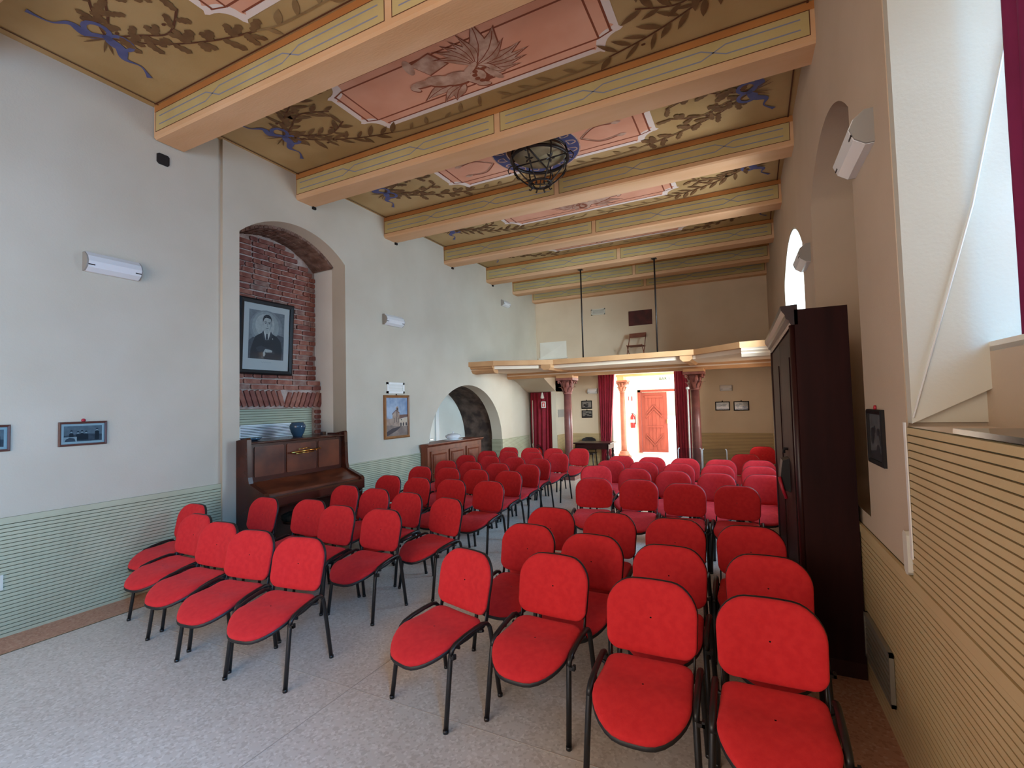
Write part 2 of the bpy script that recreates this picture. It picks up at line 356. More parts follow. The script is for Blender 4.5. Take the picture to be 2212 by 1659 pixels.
for i in range(10):
    o = obj('brick', BM['h', rnd.randrange(4)], None, niche, (-5.968, 5.218, 1.02 + i * .0755), None); o.scale = (1, .92, 1)
vm = MB()                                                # rough brick soffit behind the plastered arch
vb = arc(NI0 + .02, NI1 - .02, NIS - .03, NIA - .035, 26)
for i in range(26):
    for j in range(4):
        x0 = -6.07 + j * 0.105; e = rnd.uniform(0, .012)
        (u0, v0), (u1, v1) = vb[i], vb[i + 1]; g = .06
        a0, c0 = u0 + (u1 - u0) * g, v0 + (v1 - v0) * g; a1, c1 = u1 - (u1 - u0) * g, v1 - (v1 - v0) * g
        p = [(a0, c0 - e), (a1, c1 - e), (a1, c1 + .05), (a0, c0 + .05)]
        vm.prism(p, x0, x0 + 0.098, lambda u, v, w: (w, u, v))
stuff(obj('soffit_bricks', vm, M['brick_vault'], niche))
vm = MB(); vb2 = arc(NI0, NI1, NIS, NIA - .015, 26)
for i in range(26):
    (u0, v0), (u1, v1) = vb2[i], vb2[i + 1]
    vm.prism([(u0, v0), (u1, v1), (u1, v1 + .05), (u0, v0 + .05)], -6.08, -5.66, lambda u, v, w: (w, u, v))
obj('soffit_mortar', vm, M['mortar'], niche)

# alcove: rough stone tunnel and a white end wall
al = MB(); n = 28; ring = arc(AL0 - .06, AL1 + .06, ALS, ALA + .05, n); XA = -6.5
pr = [(AL0 - .06, 0)] + ring + [(AL1 + .06, 0)]
for i in range(len(pr) - 1):
    (u0, v0), (u1, v1) = pr[i], pr[i + 1]; nx = 5
    for j in range(nx):
        xa, xb = XL - .265 + (XA - XL + .265) * j / nx, XL - .265 + (XA - XL + .265) * (j + 1) / nx
        bse = len(al.v); q = [(xa, u0, v0), (xb, u0, v0), (xb, u1, v1), (xa, u1, v1)]
        al.v += q; al.face((bse, bse + 1, bse + 2, bse + 3), 0, False)
pr2 = [(u + (0.3 if u > 8.8 else -0.3), v + .25 if v > .1 else v) for u, v in pr]
al.prism(pr2, XA, XA - .1, lambda u, v, w: (w, u, v), 1)
alc = struct(obj('wall_alcove', al, [M['stone_dark'], M['plaster_white']]))
b = MB(); b.box(XA + .001, XA + .03, 8.72, 8.84, 0, 2.1); b.box(XA + .001, XA + .035, 9.05, 9.17, 0, 2.15); obj('door_trim', b, M['white'], alc)
b = MB(); b.box(XA + .03, XA + .09, 8.74, 8.86, 1.02, 1.05); obj('door_handle', b, M['steel'], alc)

# right wall with three arched window niches
W0, W1, W2, W3 = (-1.65, 0.12), (0.95, 2.72), (3.5, 5.22), (5.95, 8.2)  # W0 is an added, unseen opening that lets blue light onto the left wall
W4 = (9.6, 10.7)  # added opening hidden by the wardrobe, lets light in under the gallery
def hole(a, bb, z0, sp, ap): return [(a, z0)] + arc(a, bb, sp, ap, 18) + [(bb, z0)]
wr = struct(filled('wall_right', [(-3.3, 0), (13, 0), (13, 5), (-3.3, 5)],
    [hole(*W0, 1.62, 3.66, 4.02), hole(*W1, 1.62, 3.66, 4.02), hole(*W2, 1.05, 3.52, 3.86), hole(*W3, 1.05, 3.42, 3.86), hole(*W4, 1.05, 2.05, 2.25)], 0.8, TR, [M['plaster_right']]))
for m_ in ():
    pass
b = MB(); b.box(3.3, 5.4, 0.9, 4.0, 0.62, 0.72, T=lambda u, v, w: TR(u, v, w)) ; obj('niche_back', b, M['plaster_right'], wr)
# white painted lining of the window reveals
for (a, bb), z0, sp, ap in ((W1, 1.62, 3.66, 4.02), (W3, 1.05, 3.42, 3.86)):
    li = MB(); pr = [(a, z0)] + arc(a, bb, sp, ap, 18) + [(bb, z0)]
    for i in range(len(pr) - 1):
        (u0, v0), (u1, v1) = pr[i], pr[i + 1]
        c = ((a + bb) / 2, (z0 + ap) / 2); s = 0.985
        q = lambda u, v: (c[0] + (u - c[0]) * s, c[1] + (v - c[1]) * s)
        (p0, p1), (r0, r1) = q(u0, v0), q(u1, v1)
        li.poly([TR(p0, p1, .004), TR(p0, p1, .79), TR(r0, r1, .79), TR(r0, r1, .004)]); li.poly([TR(u0, v0, .004), TR(p0, p1, .004), TR(r0, r1, .004), TR(u1, v1, .004)])
    obj('reveal_lining', li, M['plaster_reveal'], wr)
def window(name, a, bb, z0, sp, ap):
    e = struct(empty(name, TR((a + bb) / 2, z0, .7)))
    def P(mb, nm, m): o = obj(nm, mb, m); o.parent = e; o.location = -Vector(e.location); return o
    f = MB(); outer = hole(a, bb, z0, sp, ap); c = ((a + bb) / 2, (z0 + ap) / 2)
    inner = [(c[0] + (u - c[0]) * .92, c[1] + (v - c[1]) * .94) for u, v in outer]; n = len(outer)
    for i in range(n):
        j = (i + 1) % n; f.prism([outer[i], outer[j], inner[j], inner[i]], .66, .73, TR)
    P(f, 'frame', M['offwhite'])
    for k in range(1, 3):
        u = a + (bb - a) * k / 3; f = MB(); f.box(u - .02, u + .02, z0, sp + .1, .67, .72, T=TR); P(f, 'mullion', M['offwhite'])
    for k in range(1, 4):
        v = z0 + (sp - z0) * k / 3.2; f = MB(); f.box(a, bb, v - .015, v + .015, .675, .715, T=TR); P(f, 'glazing_bar', M['offwhite'])
    g = MB(); g.poly([TR(u, v, .695) for u, v in outer]); P(g, 'pane', M['glass'])
window('added_window_rear', *W0, 1.62, 3.66, 4.02); window('window_1', *W1, 1.95, 3.66, 4.02); window('window_2', *W3, 1.05, 3.42, 3.86); window('added_window_gallery', *W4, 1.05, 2.05, 2.25)  # the windows in W0 and W4 are added for their light
# sill recess below the near window: back board, shelf of dark slate, sloping plaster lip on the far reveal
b = MB(); b.box(W1[0], W1[1], 1.62, 1.95, .27, .33, T=TR); obj('sill_back', b, M['plaster_right'], wr)
b = MB(); b.box(W1[0], W1[1], 1.93, 1.97, .27, .79, T=TR); obj('sill_shelf', b, M['plaster_white'], wr)
b = MB(); b.prism([(0.003, 1.635), (0.34, 1.815), (0.60, 1.95), (0.60, 4.2), (0.003, 4.2)], 2.655, 2.715, lambda u, v, y: TR(y, v, u)); obj('splayed_lip', b, M['plaster_reveal'], wr)
b = MB(); b.box(1.0, 2.19, 1.622, 1.640, -0.005, .265, T=TR); sl = obj('stone_shelf', b, M['slate']); tag(sl, 'black polished stone shelf in the window recess above the slatted panel', 'shelf')

# back wall, vestibule, rear wall
wb = struct(filled('wall_back', [(-5.75, 0), (-3.32, 0), (-3.32, 2.52), (-1.70, 2.52), (-1.70, 0), (0.9, 0), (0.9, 5), (-5.75, 5)], [], 0.42, TB, M['plaster_back']))
b = MB(); b.box(-7.2, 3.5, -3.3, -3.1, 0, 5.0); struct(obj('wall_rear', b, M['plaster']))
ve = MB(); ve.box(-4.5, -4.35, YB + .42, 17.1, 0, 3.2); ve.box(-0.55, -0.4, YB + .42, 17.1, 0, 3.2); ve.box(-4.5, -.4, YB + .42, 17.3, 2.95, 3.1)
wv = struct(obj('wall_vestibule', ve, M['plaster_white']))
filled('entrance_wall', [(-4.5, 0), (-3.58, 0), (-3.58, 2.14), (-1.72, 2.14), (-1.72, 0), (-.4, 0), (-.4, 3.1), (-4.5, 3.1)], [], .25, lambda u, v, w: Vector((u, 17 + w, v)), M['plaster_white'], wv)
b = MB(); b.box(-3.95, -.55, 15.0, 15.22, 2.55, 2.72); b.box(-3.95, -.55, 14.96, 15.26, 2.72, 2.80); b.box(-3.78, -3.58, 14.9, 15.3, 2.43, 2.55)
obj('lintel_beam', b, M['gallery'], wv)
pv = MB(); pv.box(-30, 25, 17.25, 60, -.14, -0.02); struct(obj('ground_outside', pv, M['pave']))
# white pilaster reveal of the wide doorway with two notices
b = MB(); b.box(-3.34, -3.315, YB - .005, YB + .425, 0, 2.52); obj('door_lining', b, M['plaster_white'], wb)
b = MB(); b.box(-3.34, -1.68, YB - .006, YB + .425, 2.50, 2.535); obj('door_lining', b, M['plaster_white'], wb)

# ceiling slab
cb = MB(); cb.box(-5.9, 1.5, -3.3, YB + .45, ZC, ZC + .25); ceiling = struct(obj('ceiling', cb, M['ceil']))
zp = ZC - 0.004
ZK = [0]
def P2(mb, pts, z=zp, mi=0):
    ZK[0] += 1; z -= ZK[0] * 6e-6
    mb.poly([(x, y, z) for x, y in pts][::-1] if sum((pts[i][0] * pts[(i + 1) % len(pts)][1] - pts[(i + 1) % len(pts)][0] * pts[i][1]) for i in range(len(pts))) > 0 else [(x, y, z) for x, y in pts], mi)
def strip(mb, pts, wd, z=zp, mi=0):
    n = len(pts); L = []; Rr = []
    for i in range(n):
        a, c = pts[max(i - 1, 0)], pts[min(i + 1, n - 1)]; dx, dy = c[0] - a[0], c[1] - a[1]; l = math.hypot(dx, dy) or 1
        ww = wd[i] if isinstance(wd, (list, tuple)) else wd
        L.append((pts[i][0] - dy / l * ww / 2, pts[i][1] + dx / l * ww / 2)); Rr.append((pts[i][0] + dy / l * ww / 2, pts[i][1] - dx / l * ww / 2))
    for i in range(n - 1): P2(mb, [L[i], L[i + 1], Rr[i + 1], Rr[i]], z, mi)
def leaf(mb, x, y, ang, L, W, mi=0, z=zp, lobes=False):
    pts = []; n = 5
    prof = [0, .62, .95, .9, .55, 0] if not lobes else [0, .75, .6, 1.0, .7, .9, 0]
    m_ = len(prof) - 1
    for i, p in enumerate(prof): pts.append((L * i / m_, W / 2 * p))
    for i in range(m_ - 1, 0, -1): pts.append((L * i / m_, -W / 2 * prof[i]))
    c, s = math.cos(ang), math.sin(ang)
    P2(mb, [(x + u * c - v * s, y + u * s + v * c) for u, v in pts], z, mi)
def spline(ctrl, n=30):
    out = []; P = [ctrl[0]] + list(ctrl) + [ctrl[-1]]
    for i in range(1, len(P) - 2):
        for k in range(n // (len(ctrl) - 1) + 1):
            t = k / (n // (len(ctrl) - 1) + 1)
            q = [0.5 * ((2 * P[i][d]) + (-P[i - 1][d] + P[i + 1][d]) * t + (2 * P[i - 1][d] - 5 * P[i][d] + 4 * P[i + 1][d] - P[i + 2][d]) * t * t + (-P[i - 1][d] + 3 * P[i][d] - 3 * P[i + 1][d] + P[i + 2][d]) * t ** 3) for d in (0, 1)]
            out.append(tuple(q))
    out.append(tuple(ctrl[-1])); return out
def garland(mb, ctrl, r, L, W, step, oak, mi_leaf, mi_stem, y0, y1, berries=True):
    pts = spline(ctrl, 36); strip(mb, pts, 0.018, zp, mi_stem)
    acc = 0; side = 1
    for i in range(1, len(pts)):
        d = math.dist(pts[i], pts[i - 1]); acc += d
        if acc > step:
            acc = 0; a = math.atan2(pts[i][1] - pts[i - 1][1], pts[i][0] - pts[i - 1][0])
            for sgn in ((side,) if not oak else (side,)):
                an = a + sgn * r.uniform(.45, 1.1); l = L * r.uniform(.75, 1.2)
                ex, ey = pts[i][0] + math.cos(an) * l, pts[i][1] + math.sin(an) * l
                if y0 + .03 < ey < y1 - .03: leaf(mb, pts[i][0], pts[i][1], an, l, W * r.uniform(.8, 1.2), mi_leaf, zp - .0006 * (i % 3), oak)
                if oak and r.random() < .3:
                    an2 = an + .7 * sgn; l2 = l * .8; ex, ey = pts[i][0] + math.cos(an2) * l2, pts[i][1] + math.sin(an2) * l2
                    if y0 + .03 < ey < y1 - .03: leaf(mb, pts[i][0], pts[i][1], an2, l2, W, mi_leaf, zp - .001, oak)
            if berries and r.random() < .25:
                bx, by = pts[i][0] - math.sin(a) * .06 * side, pts[i][1] + math.cos(a) * .06 * side
                P2(mb, [(bx + .022 * math.cos(k), by + .015 * math.sin(k)) for k in [j * PI / 3 for j in range(6)]], zp, mi_stem)
            side = -side
beam_y = [-.72, 1.02, 2.746, 4.467, 6.206, 7.953, 9.662, 11.06, 12.30]
BW = 0.31
CX = -2.33
def scallop(cx, cy, hx, hy, r, n=6):
    """panel outline with a concave bite and little shoulders at every corner"""
    out = []
    for sx, sy in ((1, 1), (-1, 1), (-1, -1), (1, -1)):
        px, py = cx + sx * hx, cy + sy * hy
        a = [(px, py - sy * r * 1.25)] + [(px - sx * r * (.0 + math.sin(t * PI / 2 / n)), py - sy * r * math.cos(t * PI / 2 / n)) for t in range(0)] 
        arcp = [(px - sx * (r * .12 + r * .88 * math.sin(t * PI / 2 / n)), py - sy * (r * .12 + r * .88 * math.cos(t * PI / 2 / n))) for t in range(n + 1)]
        arcp = [(px - sx * r * 1.0 * (1 - math.cos(t * PI / 2 / n)) , py - sy * r * (1 - math.sin(t * PI / 2 / n))) for t in range(n + 1)]
        # concave: centre at the corner
        arcp = [(px - sx * r * math.sin(t * PI / 2 / n), py - sy * r * math.cos(t * PI / 2 / n)) for t in range(n + 1)]
        seg = [(px, py - sy * r * 1.3), (px + sx * 0.03, py - sy * r * 1.12)] + arcp + [(px - sx * r * 1.12, py + sy * .03), (px - sx * r * 1.3, py)]
        out += seg if sx * sy > 0 else seg[::-1]
    return out
FM = [M['pt_leaf'], M['pt_leafpale'], M['pt_blue'], M['pt_coral'], M['pt_white'], M['pt_umber'], M['pt_cream'], M['pt_brown'], M['pt_navy'], M['ceil']]
def ribbon_bow(mb, kx, ky, sx, r):
    # tails
    t1 = spline([(kx, ky), (kx - sx * .10, ky - .10), (kx - sx * .08, ky - .22), (kx - sx * .20, ky - .30), (kx - sx * .22, ky - .44)], 20)
    t2 = spline([(kx, ky), (kx - sx * .05, ky + .12), (kx - sx * .16, ky + .20), (kx - sx * .14, ky + .32), (kx - sx * .24, ky + .44)], 20)
    for t in (t1, t2):
        n = len(t); strip(mb, t, [.05 + .035 * math.sin(6.5 * i / n) for i in range(n)], zp - .002, 2)
    for a in (1, -1):                                     # two loops
        lp = [(kx + sx * (.02 + .085 * math.sin(th)), ky + a * (.10 * (1 - math.cos(th)) / 1.2)) for th in [2 * PI * i / 14 for i in range(15)]]
        strip(mb, lp, .04, zp - .0025, 2)
    P2(mb, [(kx + .035 * math.cos(k), ky + .035 * math.sin(k)) for k in [j * PI / 4 for j in range(8)]], zp - .003, 8)
def putto(mb, cx, cy, s, flip=1):
    """grisaille figure with acanthus plume painted on the coral field"""
    z1, z2, z3 = zp - .003, zp - .004, zp - .005
    Q = lambda u, v: (cx + s * u * flip, cy + s * v)
    def blob(u, v, a, bb, ang, mi, z):
        c, sn = math.cos(ang), math.sin(ang)
        P2(mb, [Q(u + a * math.cos(t) * c - bb * math.sin(t) * sn, v + a * math.cos(t) * sn + bb * math.sin(t) * c) for t in [2 * PI * i / 16 for i in range(16)]], z, mi)
    def lf(u, v, ang, L, W, z=z2, mi=6, vein=True):
        for (mm, k, zz) in ((5, 1.12, z + .0006), (mi, 1.0, z)):
            pts = []
            for i, p in enumerate([0, .6, .95, 1, .7, .3, 0]): pts.append((L * k * i / 6 - L * (k - 1) / 2, W / 2 * p * k + L * .10 * math.sin(PI * i / 6)))
            for i, p in list(enumerate([0, .6, .95, 1, .7, .3, 0]))[5:0:-1]: pts.append((L * k * i / 6 - L * (k - 1) / 2, -W / 2 * p * k + L * .10 * math.sin(PI * i / 6)))
            c, sn = math.cos(ang), math.sin(ang)
            P2(mb, [Q(u + x * c - y * sn, v + x * sn + y * c) for x, y in pts], zz, mm)
        if vein:
            c, sn = math.cos(ang), math.sin(ang)
            strip(mb, [Q(u + L * t * c - L * .1 * math.sin(PI * t) * sn, v + L * t * sn + L * .1 * math.sin(PI * t) * c) for t in (.05, .25, .5, .75, .92)], .011 * s, z - .0006, 5)
    for k, (an, L, W) in enumerate([(-.15, .62, .16), (.02, .66, .13), (.2, .60, .13), (.42, .52, .15), (-.75, .62, .24), (-1.15, .66, .20), (-.45, .52, .13), (.75, .36, .2), (-1.5, .5, .12), (-1.75, .46, .12), (-2.0, .48, .12), (-2.25, .52, .13), (-2.5, .5, .1), (1.1, .3, .16)]):
        lf(.10, .08, an, L, W, z2 - .0002 * k)
    # scroll sheet
    P2(mb, [Q(-.62, -.30), Q(-.28, -.36), (Q(-.16, -.10)), Q(-.48, -.02)], z1, 5); P2(mb, [Q(-.60, -.28), Q(-.30, -.34), Q(-.19, -.11), Q(-.48, -.04)], z1 - .0005, 6)
    blob(-.64, -.26, .06, .13, .2, 6, z2)
    # wings
    lf(-.20, .26, 3.0, .62, .16, z2); lf(-.18, .28, 2.4, .36, .18, z2 - .0004); lf(-.2, .30, 2.7, .45, .12, z2 - .0006)
    # legs, body, arms, head
    for (u, v, a, bb, an) in [(-.66, .05, .17, .055, .15), (-.80, .09, .07, .035, .9), (-.44, .10, .18, .095, .45), (-.22, .16, .20, .11, .15), (.0, .10, .15, .045, -.5), (-.05, .30, .15, .04, .9), (.03, .40, .09, .035, .4)]:
        blob(u, v + .015, a * 1.08, bb * 1.18, an, 5, z2 - .003); blob(u, v, a, bb, an, 6, z2 - .0034)
    blob(.06, .24, .125, .125, 0, 5, z3 - .002); blob(.045, .235, .095, .10, 0, 6, z3 - .0025)
    for k in range(9): blob(.10 + .10 * math.cos(k * .62 - .9), .25 + .11 * math.sin(k * .62 - .9), .035, .03, 0, 5, z3 - .003)
    blob(.03, .20, .013, .012, 0, 5, z3 - .0032); blob(.02, .27, .013, .012, 0, 5, z3 - .0032)
    blob(.23, .30, .14, .05, 1.1, 6, z2 - .004)
for k in range(1, len(beam_y) - 1):
    y0, y1 = beam_y[k] + BW, beam_y[k + 1]; ym = (y0 + y1) / 2; hy = (y1 - y0) / 2
    fr = MB(); r = random.Random(100 + k); ZK[0] = 0
    oak = (k % 2 == 1)
    if k <= 5:
        hx = 1.44; ph = min(.43, hy - .24)
        P2(fr, scallop(CX, ym, hx, ph, .17), zp, 4)
        if k != 1: pass
        c = (CX, ym)
        P2(fr, scallop(CX, ym, hx - .065, ph - .065, .17), zp - .001, 3)
        q = [(CX - hx + .19, ym - ph + .16), (CX + hx - .19, ym - ph + .16), (CX + hx - .19, ym + ph - .16), (CX - hx + .19, ym + ph - .16)]
        for i in range(4): strip(fr, [q[i], q[(i + 1) % 4]], .018, zp - .0016, 5)
        for i, (sx, sy) in enumerate(((-1, -1), (1, -1), (1, 1), (-1, 1))): strip(fr, [q[i], (CX + sx * (hx - .06), ym + sy * (ph - .2))], .014, zp - .0016, 5)
        for sx in (-1, 1):
            o_ = [(CX + sx * (hx - .075), ym - ph + .2), (CX + sx * (hx - .075), ym + ph - .2)]; strip(fr, o_, .02, zp - .0016, 5)
        for sy in (-1, 1): strip(fr, [(CX - hx + .25, ym + sy * (ph - .066)), (CX + hx - .25, ym + sy * (ph - .066))], .016, zp - .0016, 5)
        if k == 2: putto(fr, CX + .06, ym - .02, .78)
        if k == 4: putto(fr, CX + .05, ym - .02, .70, -1)
        if k in (1, 5): putto(fr, CX + .05, ym, .66)
        if k == 3:
            n = 40; ringp = lambda rr: [(CX + rr * math.cos(2 * PI * i / n), ym + rr * math.sin(2 * PI * i / n)) for i in range(n)]
            P2(fr, ringp(.565), zp - .002, 6); P2(fr, ringp(.55), zp - .0024, 8)
            for i in range(16):
                a = 2 * PI * i / 16; px, py = CX + .46 * math.cos(a), ym + .46 * math.sin(a)
                for jj in (0, .5):
                    lp = [(px + .05 * math.cos(t) + .02 * math.cos(2 * t + a + jj), py + .05 * math.sin(t + jj)) for t in [2 * PI * q_ / 10 for q_ in range(11)]]
                    strip(fr, lp, .009, zp - .0028 - jj * .0004, 6)
            P2(fr, ringp(.375), zp - .003, 6); P2(fr, ringp(.36), zp - .0034, 7)
            for sx in (-1, 1):
                for t in (-1, 1):
                    lp = spline([(CX + sx * .60, ym), (CX + sx * .80, ym + t * .16), (CX + sx * 1.02, ym + t * .14)], 14)
                    strip(fr, lp, .03, zp - .002, 5); strip(fr, [(u, v - .012) for u, v in lp], .012, zp - .0025, 6)
                    leaf(fr, CX + sx * 1.0, ym + t * .14, (0 if sx > 0 else PI), .12, .07, 6, zp - .003)
    for sx in (1, -1):
        kx = CX - sx * 2.42
        ribbon_bow(fr, kx, ym, sx, r)
        for sy in (-1, 1):
            ys = ym + sy * (hy - .17)
            ct = [(kx - sx * .02, ym), (kx + sx * .30, ym + sy * hy * .35), (kx + sx * .75, ym + sy * hy * .62), (kx + sx * 1.15, ys), (CX - sx * .95, ym + sy * (hy - .115)), (CX - sx * .12, ym + sy * (hy - .115))]
            garland(fr, ct[:4], r, .21 if not oak else .17, .055 if not oak else .075, .055 if not oak else .085, oak, 0, 7, y0, y1)
            garland(fr, ct[3:], r, .17, .04 if not oak else .06, .10, False, 1, 1, y0, y1, False)
            ct2 = [(kx, ym), (kx + sx * .25, ym + sy * hy * .15), (kx + sx * .5, ym + sy * hy * .30), (kx + sx * .82, ym + sy * .10)]
            garland(fr, ct2, r, .19 if not oak else .15, .055 if not oak else .070, .06 if not oak else .095, oak, 0, 7, y0, y1)
            for q_ in range(2): leaf(fr, kx - sx * .02, ym, (PI if sx > 0 else 0) + sy * (.35 + .3 * q_), .22, .02, 0, zp - .001)
    for (ya, yb_, w_) in ((y0 + .02, y0 + .035, .015), (y1 - .035, y1 - .02, .015)):
        P2(fr, [(-5.38, ya), (XR(ya) - .05, ya), (XR(ya) - .05, yb_), (-5.38, yb_)], zp, 7)
    P2(fr, [(-5.37, y0), (-5.355, y0), (-5.355, y1), (-5.37, y1)], zp, 7); P2(fr, [(XR(ym) - .07, y0), (XR(ym) - .055, y0), (XR(ym) - .055, y1), (XR(ym) - .07, y1)], zp, 7)
    obj('fresco', fr, FM, ceiling)
# beams with painted front panels
for k, yb in enumerate(beam_y):
    x1 = XR(yb) + .02; bm_ = MB()
    c = .018
    bm_.prism([(yb, ZC), (yb, ZB + c), (yb + c, ZB), (yb + BW - c, ZB), (yb + BW, ZB + c), (yb + BW, ZC)], -5.44, x1, lambda u, v, w: (w, u, v))
    be = obj('beam', bm_, M['beam'], ceiling)
    if k < 2: continue
    d = MB(); xa, xb = -5.405, XR(yb) - .04
    F = lambda u, v, o: (u, yb - o, v)
    def R2(u0, u1, v0, v1, mi, o=.0015): d.poly([F(u0, v0, o), F(u1, v0, o), F(u1, v1, o), F(u0, v1, o)], mi)
    R2(-5.43, x1 - .02, ZC - .07, ZC - .001, 0)
    for (p0, p1) in ((xa, CX - .04), (CX + .04, xb)):
        R2(p0, p1, 4.672, 4.872, 1); t = .007
        R2(p0, p1, 4.672 - t, 4.672, 2, .002); R2(p0, p1, 4.872, 4.872 + t, 2, .002); R2(p0 - t, p0, 4.672 - t, 4.872 + t, 2, .002); R2(p1, p1 + t, 4.672 - t, 4.872 + t, 2, .002)
        za, zb_, hw = 4.732, 4.818, .006
        xs = [p0 + .06, *( [-4.46, -3.39] if p0 < CX - .5 else [-1.27, -.19] ), p1 - .06]
        for i in range(3):
            s0, s1 = xs[i] + (.10 if i else 0), xs[i + 1] - (.10 if i < 2 else 0)
            R2(s0, s1, za - hw, za + hw, 3, .0025); R2(s0, s1, zb_ - hw, zb_ + hw, 3, .0025)
        for xc in xs[1:3]:
            for sg in (1, -1):
                d.poly([F(xc - .10, (za if sg > 0 else zb_) - hw, .0028), F(xc + .10, (zb_ if sg > 0 else za) - hw, .0028), F(xc + .10, (zb_ if sg > 0 else za) + hw, .0028), F(xc - .10, (za if sg > 0 else zb_) + hw, .0028)], 3)
    obj('painted_panel', d, [M['beam_band'], M['beam_panel'], M['pt_brown'], M['pt_blueline']], be)
    # dark boxes on the left wall, their colour standing for the shade in pockets under the far arris of the beam
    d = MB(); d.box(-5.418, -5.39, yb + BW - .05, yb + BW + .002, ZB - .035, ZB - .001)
    if yb > 3.4 and yb < 10: obj('pocket_shade_box', d, M['darkframe'], be)

# slatted wainscots
def wainscot(name, T, a, bb, z0, z1, pitch, single, m, label, rail=.055, fn=None):
    root = struct(empty(name), label)
    bk = MB(); bk.box(a, bb, z0, z1, .0, .006, T=T); o = obj('backing', bk, M['slat_gap'], root)
    z = z0; allm = MB(); me = None; ztop = z1 - rail
    n = int(round((ztop - z0) / pitch)); pitch = (ztop - z0) / n
    for i in range(n):
        zz = z0 + i * pitch
        s = MB() if single else allm
        s.box(a, bb, zz + .003, zz + pitch - .003, .006, .017, T=T)
        if single: obj('slat', s, m, root)
    if not single: stuff(obj('slats', allm, m, root))
    if rail:
        r_ = MB(); r_.box(a, bb, ztop + .004, z1, .004, .022, T=T); obj('top_rail', r_, m, root)
    return root
TLw = lambda u, v, w: Vector((XLN + w, u, v))
r_ = wainscot('trim_1', TLw, -2.9, 3.52, 0, .95, .0305, True, M['slat'], 'sage green slatted wainscot along the left wall up to the piano')
e_ = MB(); e_.box(3.52, 3.60, 0, .95, .004, .024, T=TLw); obj('end_post', e_, M['slat'], r_)
TLm = lambda u, v, w: Vector((XL - .004 + w, u, v))
wainscot('trim_2', TLm, NI1, AL0 - .02, 0, .935, .0305, True, M['slat'], 'sage green slatted wainscot between piano and cabinet', rail=.02)
wainscot('trim_3', TLm, AL1 + .002, 11.8, 0, .945, .0305, False, M['slat'], 'slatted wainscot beyond the arched alcove', rail=.02)
TRv = lambda u, v, w: Vector((u, AL1 - .002 - w, v))
wainscot('trim_4', TRv, -5.69, -5.43, 0, .945, .0305, False, M['slat'], 'slatted wainscot on the alcove reveal', rail=.02)
TN = lambda u, v, w: Vector((-6.03 + w, u, v))
wainscot('trim_5', TN, NI0, 5.215, .9, 1.785, .034, True, M['slat'], 'pale green slatted panel in the niche above the piano', rail=.03)
TBw = lambda u, v, w: Vector((u, YB - w, v))
wainscot('trim_6', TBw, -4.62, -3.36, 0, .95, .034, False, M['slat_warm'], 'slatted wainscot of the back wall behind the table', rail=.03)
wainscot('trim_7', TBw, -1.66, .36, 0, .97, .034, False, M['slat_warm'], 'slatted wainscot of the back wall behind the last chairs', rail=.03)
TRw = lambda u, v, w: Vector((XR(u) - w, u, v))
wainscot('trim_8', TRw, -2.9, 12.5, 0, .96, .0315, False if False else True, M['slat_warm'], 'cream slatted wainscot along the window wall', rail=.05)
wainscot('trim_9', TRw, -1.2, 2.685, .962, 1.62, .0322, True, M['slat_warm'], 'cream slatted panel below the near window', rail=.0)

# gallery
GZ = 2.69
gal = struct(empty('gallery', (0, 0, 0)), 'ochre painted gallery across the back of the hall with protruding wings')
front = [(-5.42, 8.80), (-4.85, 8.86), (-3.76, 9.50), (-.95, 9.38), (-.17, 8.66), (XR(8.6), 8.64)]
fl_ = front + [(XR(YB), YB), (-5.42, YB)]
b = MB(); b.prism(fl_, GZ - .10, GZ, lambda u, v, w: (u, v, w)); obj('gallery_floor', b, M['gallery'], gal)
ins = [(-5.42, 8.90), (-4.90, 8.95), (-3.80, 9.62), (-.93, 9.50), (-.12, 8.78), (XR(8.6), 8.76)]
b = MB(); b.prism(ins + [(XR(YB), YB), (-5.42, YB)], GZ - .17, GZ - .10, lambda u, v, w: (u, v, w)); obj('gallery_soffit', b, M['gallery_pale'], gal)
def wing(x0, x1, yf, yb_, m1):
    b = MB()
    pro = [(yf + .02, GZ - .10), (yf + .05, GZ - .125), (yf + .045, GZ - .14), (yf + .09, GZ - .17), (yf + .085, GZ - .19), (yf + .14, GZ - .24), (yf + .30, GZ - .25), (yf + .30, GZ - .10)]
    b.prism(pro, x0, x1, lambda u, v, w: (w, u, v)); obj('wing_moulding', b, m1, gal)
wing(-5.42, -4.88, 8.83, 9.2, M['gallery']); wing(-.15, XR(8.6), 8.64, 9.1, M['gallery_pale'])
b = MB(); b.box(-5.42, XR(10.7), 10.60, 10.86, GZ - .28, GZ - .17); b.box(-5.42, XR(10.7), 10.64, 10.82, GZ - .30, GZ - .28)
obj('gallery_beam', b, M['gallery'], gal)
b = MB(); b.box(-5.4, XR(10.7) - .02, 10.588, 10.60, GZ - .24, GZ - .215); obj('beam_fillet', b, M['gallery_pale'], gal)
for cx in (-3.90, -1.09):
    b = MB(); b.prism([(-.11, 0), (.11, 0), (.11, -.06), (.055, -.11), (-.055, -.11), (-.11, -.06)], 9.42, 10.6, lambda u, v, w: (cx + u, w, GZ - .10 + v)); obj('bracket', b, M['gallery'], gal)
    b = MB(); b.box(cx - .20, cx + .20, 10.52, 10.94, GZ - .34, GZ - .28); obj('impost_block', b, M['gallery'], gal)
